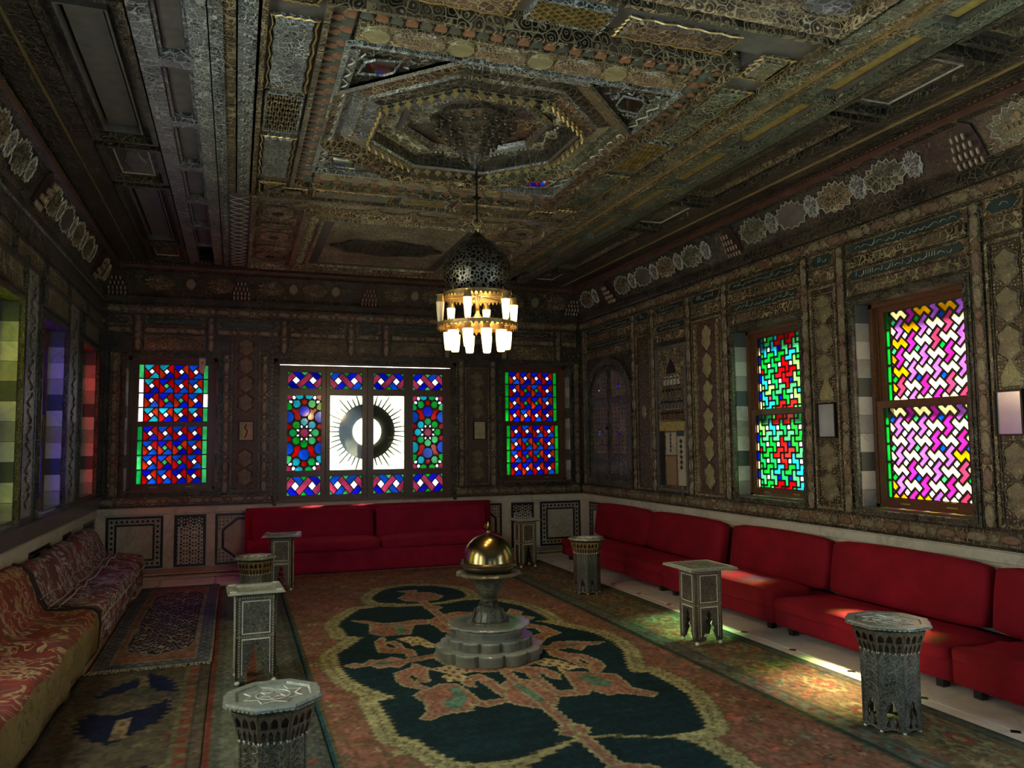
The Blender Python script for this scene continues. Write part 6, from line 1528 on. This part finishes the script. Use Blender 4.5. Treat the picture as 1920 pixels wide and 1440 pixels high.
ORN = dict(
 headL=[(.92,6.60),(.98,6.50),(1.04,6.43),(.99,6.11),(1.06,5.99),(1.21,5.99),(1.26,5.97),(1.36,6.28),(1.50,6.25),(1.62,5.95),(1.66,6.02),(1.56,6.38),(1.40,6.43),(1.27,6.39),(1.13,6.40),(1.02,6.55)],
 hook1=[(1.05,5.96),(.98,5.83),(.96,5.54),(1.13,5.45),(1.12,5.35),(1.18,5.38),(1.19,5.51),(1.14,5.59),(1.14,5.72),(1.11,5.82),(1.06,5.80),(1.10,5.68),(1.10,5.60),(1.04,5.63),(1.03,5.72),(1.06,5.90)],
 bud=[(.69,5.29),(.76,5.33),(.81,5.28),(.87,5.37),(.93,5.34),(1.02,5.39),(1.08,5.31),(1.30,5.36),(1.30,5.27),(1.09,5.23),(1.02,5.13),(.97,5.18),(.90,5.16),(.85,5.24),(.75,5.22)],
 hook2=[(.97,5.01),(.95,4.85),(.97,4.73),(1.08,4.59),(1.10,4.64),(1.04,4.77),(1.03,4.92),(1.07,4.95),(1.09,4.86),(1.05,4.78),(1.13,4.76),(1.15,4.93),(1.19,5.05),(1.12,5.18),(1.10,5.10),(1.03,5.06)],
 headB=[(.99,4.53),(1.04,4.59),(1.10,4.62),(1.18,4.69),(1.27,4.66),(1.30,4.49),(1.31,4.30),(1.46,4.30),(1.42,4.70),(1.37,4.66),(1.36,4.56),(1.31,4.62),(1.33,4.76),(1.46,4.80),(1.50,4.62),(1.50,4.26),(1.31,4.20),(1.25,4.28),(1.23,4.18),(1.08,4.18),(.98,4.12),(.94,4.15),(1.00,4.24),(1.02,4.39)],
 headR=[(1.96,4.65),(2.09,4.60),(2.25,4.49),(2.23,4.36),(2.21,4.22),(2.30,4.08),(2.25,4.03),(2.17,4.10),(2.10,4.16),(2.02,4.15),(1.98,4.27),(1.92,4.20),(1.76,4.22),(1.72,4.30),(1.73,4.60),(1.74,4.72),(1.67,4.80),(1.79,4.84),(1.88,4.77),(1.92,4.62),(1.88,4.52),(1.84,4.56),(1.84,4.66),(1.79,4.68),(1.78,4.32),(1.89,4.29),(1.93,4.47)],
 hookR=[(2.06,5.15),(2.12,5.16),(2.16,5.04),(2.25,4.98),(2.28,4.81),(2.26,4.67),(2.18,4.58),(2.12,4.60),(2.20,4.75),(2.20,4.87),(2.16,4.93),(2.15,4.80),(2.18,4.72),(2.13,4.68),(2.09,4.90),(2.04,5.02)],
 budR=[(1.98,5.30),(2.06,5.29),(2.12,5.27),(2.20,5.36),(2.33,5.33),(2.41,5.26),(2.53,5.23),(2.45,5.18),(2.37,5.19),(2.28,5.08),(2.24,5.17),(2.12,5.18),(2.04,5.22)],
 headT=[(2.30,6.10),(2.18,6.18),(2.05,6.30),(1.90,6.40),(1.78,6.30),(1.72,6.02),(1.66,6.02),(1.70,6.35),(1.62,6.52),(1.80,6.60),(2.0,6.50),(2.2,6.40),(2.27,6.55),(2.32,6.40),(2.26,6.28),(2.34,6.16)],
 hookT=[(2.20,5.98),(2.30,5.85),(2.34,5.60),(2.18,5.50),(2.10,5.38),(2.06,5.42),(2.10,5.56),(2.22,5.66),(2.22,5.80),(2.14,5.86),(2.10,5.76),(2.06,5.80),(2.10,5.94)],
 cB=[(1.52,4.55),(1.62,4.64),(1.71,4.56),(1.72,4.44),(1.74,4.23),(1.70,4.12),(1.64,4.05),(1.57,4.08),(1.48,4.18),(1.46,4.28),(1.52,4.46)],
 cT=[(1.52,5.95),(1.62,5.88),(1.71,5.95),(1.74,6.10),(1.80,6.33),(1.66,6.50),(1.58,6.46),(1.48,6.32),(1.52,6.10)],
 stem=[(1.585,2.6),(1.645,2.6),(1.665,8.0-.7),(1.605,7.3)], hub=ell(1.63,5.22,.34,.42,16), knot=star(1.615,3.71,.085,9,.78), knotT=star(1.66,6.85,.08,9,.78),
 eyeT=[(1.46,7.38),(1.55,7.52),(1.66,7.62),(1.80,7.54),(1.87,7.34),(1.78,7.18),(1.60,7.14),(1.50,7.22)], fin=[(1.52,7.72),(1.70,7.72),(1.68,7.66),(1.66,7.58),(1.60,7.58)],
 eyeB=ell(1.63,3.02,.2,.24,14))
def main_col(X, Y):
    c = np.empty(X.shape+(3,)); c[:] = SAL
    flowers(c, X, Y, .44, 2.85, 2.2, 9.05, 900, [SAL2*1.2, OLI*.9, GRN*.7, REDC, OLD*.8, SAL*.5, SAL2], 5, .045); vines(c, X, Y, OLD, np.ones(X.shape, bool), 8, .07)
    sv = .010*np.sign(np.sin(Y*2*PI/.055))*np.abs(np.sin(Y*2*PI/.055))+.004*np.sin(X*2*PI/.05)
    dm, d1, d2 = pdist(MAIN, X, Y), pdist(LOBE, X, Y), pdist(LOBE2, X, Y)
    im_, i1, i2 = pip(MAIN, X, Y), pip(LOBE, X, Y), pip(LOBE2, X, Y)
    sd = np.minimum(np.minimum(np.where(im_, -dm, dm), np.where(i1, -d1, d1)), np.where(i2, -d2, d2))
    sd2 = sd+sv
    c[(sd2 < .125)] = OLD; c[(sd2 < .115)] = OLI; c[(sd2 > .05) & (sd2 < .062) & (sd > .02)] = OLD; q = (sd2 > .058) & (sd2 < .10) & (np.sin(Y*90)*np.sin(X*60) > .3); c[q] = OLI*.75
    c[sd2 < .006] = OLD*.7; t = sd2 < -.004; c[t] = TEAL
    ab = .85+.3*np.sin(Y*47+2*np.sin(Y*13))[..., None]*.4; c[t] = (c*ab)[t]
    allow = np.ones(X.shape, bool)
    for k, P in ORN.items():
        ii = pip(P, X, Y) ; dd = pdist(P, X, Y)+.006*np.sin(X*120)*np.sin(Y*100); c[(dd < .011) & ~ii] = OLI*.9+SAL*.2; c[ii] = SAL2; c[ii & (dd < .010)] = CRE*.6; 
        q = ii & (dd > .014); n_ = np.sin(X*140+3*np.sin(Y*60))*np.sin(Y*110); c[q & (n_ > .72)] = REDC; c[q & (n_ < -.82)] = OLI
    for P, cc in (([(1.10,6.25),(1.22,6.30),(1.18,6.02),(1.24,6.0),(1.28,6.25),(1.2,6.36)], GRN), ([(1.12,4.24),(1.10,4.36),(1.2,4.42),(1.21,4.6),(1.27,4.62),(1.26,4.38),(1.22,4.30),(1.16,4.22)], GRN),
                  ([(2.0,4.52),(2.08,4.55),(2.16,4.36),(2.1,4.28),(2.02,4.34)], GRN*.9), ([(1.57,4.50),(1.62,4.52),(1.66,4.2),(1.62,4.15)], GRN), ([(1.60,3.78),(1.64,3.78),(1.635,3.64),(1.615,3.64)], OLI),
                  ([(1.14,5.86),(1.21,5.91),(1.31,5.88),(1.36,5.65),(1.42,5.54),(1.31,5.52),(1.27,5.64),(1.2,5.62),(1.2,5.72)], YEL), ([(1.18,5.02),(1.34,5.06),(1.44,4.86),(1.36,4.84),(1.38,4.70),(1.24,4.72),(1.22,4.84),(1.28,4.88)], YEL),
                  ([(1.86,4.92),(1.97,4.99),(2.04,4.92),(2.11,4.70),(1.94,4.66),(1.97,4.78),(1.90,4.80)], YEL), ([(1.9,5.95),(2.06,5.9),(2.1,5.7),(1.98,5.62),(1.88,5.75)], YEL), (ell(.94, 5.27, .07, .035, 10), GRN*.6), (ell(2.26, 5.24, .07, .035, 10), GRN*.8)):
        ii = pip(P, X, Y); c[ii] = cc; 
        if cc is YEL: c[ii & (np.sin(X*75)*np.sin(Y*60) > .45)] = REDC*.6
    e = np.minimum(np.minimum(X-.44, 2.85-X), 9.06-Y); c[e < .035] = OLD*.6; c[(e < .02)] = TEAL*2
    return c
rugmesh('carpet', .44, 2.85, 2.2, 9.02, .0105, main_col, .012, 'large salmon carpet with a dark teal lobed medallion under the fountain', 'carpet', .0012, fringe=[(.62, 2.5, 9.02, 1)])
BRN, TGR = C_(.13,.095,.05), C_(.085,.105,.085)
def run_col(X, Y):
    c = np.empty(X.shape+(3,)); c[:] = BRN; u = X-2.86
    q = (u > .15) & (u < .60); flowers(c, X, Y, 3.0, 3.46, 2.2, 9.1, 420, [OLI*.55, REDC*.6, GRN*.55, SAL*.8, BRN*.6], 8, .05, q)
    for k in range(15):
        y = 2.5+k*.46; x = 3.235+.07*(1 if k % 2 else -1); R_ = np.hypot((X-x)/.10, (Y-y)/.15); w_ = .12*np.sin(8*np.arctan2((Y-y)/.15, (X-x)/.10))
        c[(R_ < 1+w_)] = OLI*.62; c[(R_ < .72+w_)] = BRN*.9; c[(R_ < .5)] = REDC*.65; c[(R_ < .25)] = OLI*.7
    vines(c, X, Y, OLI*.7, q, 7, .06)
    for a, b_, cc in ((0, .02, OLD*.5), (.02, .11, TGR), (.11, .125, OLD*.5), (.125, .15, TGR*.8), (.60, .615, OLD*.5), (.615, .665, TGR*.8), (.665, .7, OLD*.5)): c[(u >= a) & (u < b_)] = cc
    m = (u > .035) & (u < .095) & (np.sin(Y*42)*np.sin(u*60) > .4); c[m] = REDC*.5
    return c
rugmesh('runner_rug', 2.86, 3.545, 2.2, 9.12, .012, run_col, .0085, 'long brown floral runner between the big carpet and the right marble strip', 'rug', .0008)
DK, ST = C_(.035,.04,.035), C_(.10,.105,.075)
def lrun_col(X, Y):
    c = np.empty(X.shape+(3,)); c[:] = ST*.8; u = X+.125
    for a, b_, cc in ((0, .03, REDC*.35), (.03, .075, ST*.7), (.075, .085, DK*.4), (.085, .15, ST), (.15, .16, OLI*.5), (.16, .20, DK), (.20, .21, OLI*.5), (.21, .27, REDC*.4), (.27, .28, DK*.4), (.28, .335, ST*.85), (.335, .345, OLI*.5), (.345, .40, ST*.7), (.40, .41, DK*.4), (.41, .50, TGR*.75), (.50, .51, OLI*.4), (.51, .58, DK*1.3)): c[(u >= a) & (u < b_)] = cc
    n_ = np.sin(Y*75)*np.sin(u*110+Y*11) > .55; c[n_ & (u > .03)] = c[n_ & (u > .03)]*.5+OLI*.25
    flowers(c, X, Y, .29, .37, 2.4, 8.6, 60, [OLI*.5, REDC*.5], 12, .028)
    return c
rugmesh('runner_rug', -.125, .435, 2.2, 8.75, .012, lrun_col, .0085, 'narrow striped grey green runner under the left row of tables', 'rug', .0008)
BL1, BL2, TAN = C_(.06,.075,.12), C_(.008,.012,.045), C_(.34,.27,.19)
def pray_col(X, Y):
    c = np.empty(X.shape+(3,)); c[:] = BL1; u, v = X+.87, Y-5.72; W_, H_ = .74, 3.1
    e = np.minimum(np.minimum(u, W_-u), np.minimum(v, H_-v)*.8)
    c[(e > .025) & (e < .03)] = DK; m = (e > .03) & (e < .10); c[m & (np.sin(X*85)*np.sin(Y*60) > .3)] = TAN*.5; c[(e > .10) & (e < .115)] = TAN*.7; c[(e > .115)] = REDC*.38+TAN*.25
    HX = [(-.69,6.15),(-.50,6.02),(-.30,6.15),(-.26,6.35),(-.26,8.30),(-.33,8.48),(-.62,8.48),(-.70,8.30),(-.72,6.35)]
    ii = pip(HX, X, Y); d = pdist(HX, X, Y); c[ii] = BL2; c[(d < .012)] = TAN*.6
    r = random.Random(4)
    for i in range(9):
        for j in range(20):
            x, y = -.69+i*.052, 6.12+j*.125+.06*(i % 2); s = .032; R_ = np.hypot(X-x, (Y-y)*.55); A = np.arctan2((Y-y)*.55, X-x)
            q = ii & (d > .02) & (R_ < s*(.62+.38*np.cos(4*A+i+j))); c[q] = TAN*r.uniform(.7, 1.3) if (i+j) % 3 else REDC*.45+TAN*.35; c[q & (R_ < .008)] = BL2
    c[e < .012] = CRE*.45
    return c
rugmesh('prayer_rug', -.87, -.13, 5.72, 8.82, .011, pray_col, .017, 'blue patterned oblong rug with fringed ends beside the left sofas', 'rug', .002, fringe=[(-.87, -.13, 5.72, -1), (-.86, -.14, 8.82, 1)])
def kil_col(X, Y):
    c = np.empty(X.shape+(3,)); c[:] = C_(.075,.058,.036); u = X+.90
    flowers(c, X, Y, -.9, -.13, 2.2, 5.7, 160, [BRN*.7, OLI*.4, REDC*.3], 21, .04)
    st_ = .012*np.sign(np.sin(Y*2*PI/.07))
    for P, cc in (([(-.76,5.12),(-.70,5.30),(-.56,5.50),(-.50,5.60),(-.40,5.50),(-.33,5.32),(-.30,5.12),(-.40,5.18),(-.50,5.34),(-.62,5.22)], BL2*.8), ([(-.72,4.88),(-.60,4.80),(-.52,4.84),(-.44,4.88),(-.33,5.02),(-.32,4.80),(-.36,4.62),(-.46,4.48),(-.56,4.34),(-.66,4.44),(-.74,4.58),(-.76,4.74)], BL2*.5),
                  ([(-.72,4.02),(-.52,3.85),(-.34,4.04),(-.32,3.6),(-.5,3.3),(-.74,3.6)], BL2*.6)):
        c[pip(P, X+st_, Y)] = cc
    for P in ([(-.545,5.55),(-.50,5.55),(-.47,5.32),(-.53,5.30)], [(-.57,4.72),(-.50,4.74),(-.49,4.42),(-.57,4.40)]): c[pip(P, X, Y)] = OLI*.45; c[pip(P, X*1.0, Y) & (np.sin(Y*60)*np.sin(X*80) > .3)] = REDC*.5
    for a, b_, cc in ((.62, .645, OLI*.35), (.645, .70, REDC*.45), (.70, .72, DK), (.0, .03, DK)): c[(u >= a) & (u < b_)] = cc
    n_ = (u > .645) & (u < .70) & (np.sin(Y*45) > .5); c[n_] = OLI*.35
    return c*.9
rugmesh('kilim_rug', -.90, -.13, 2.2, 5.70, .012, kil_col, .0085, 'dark brown rug with navy stepped diamonds at the lower left', 'rug', .001)
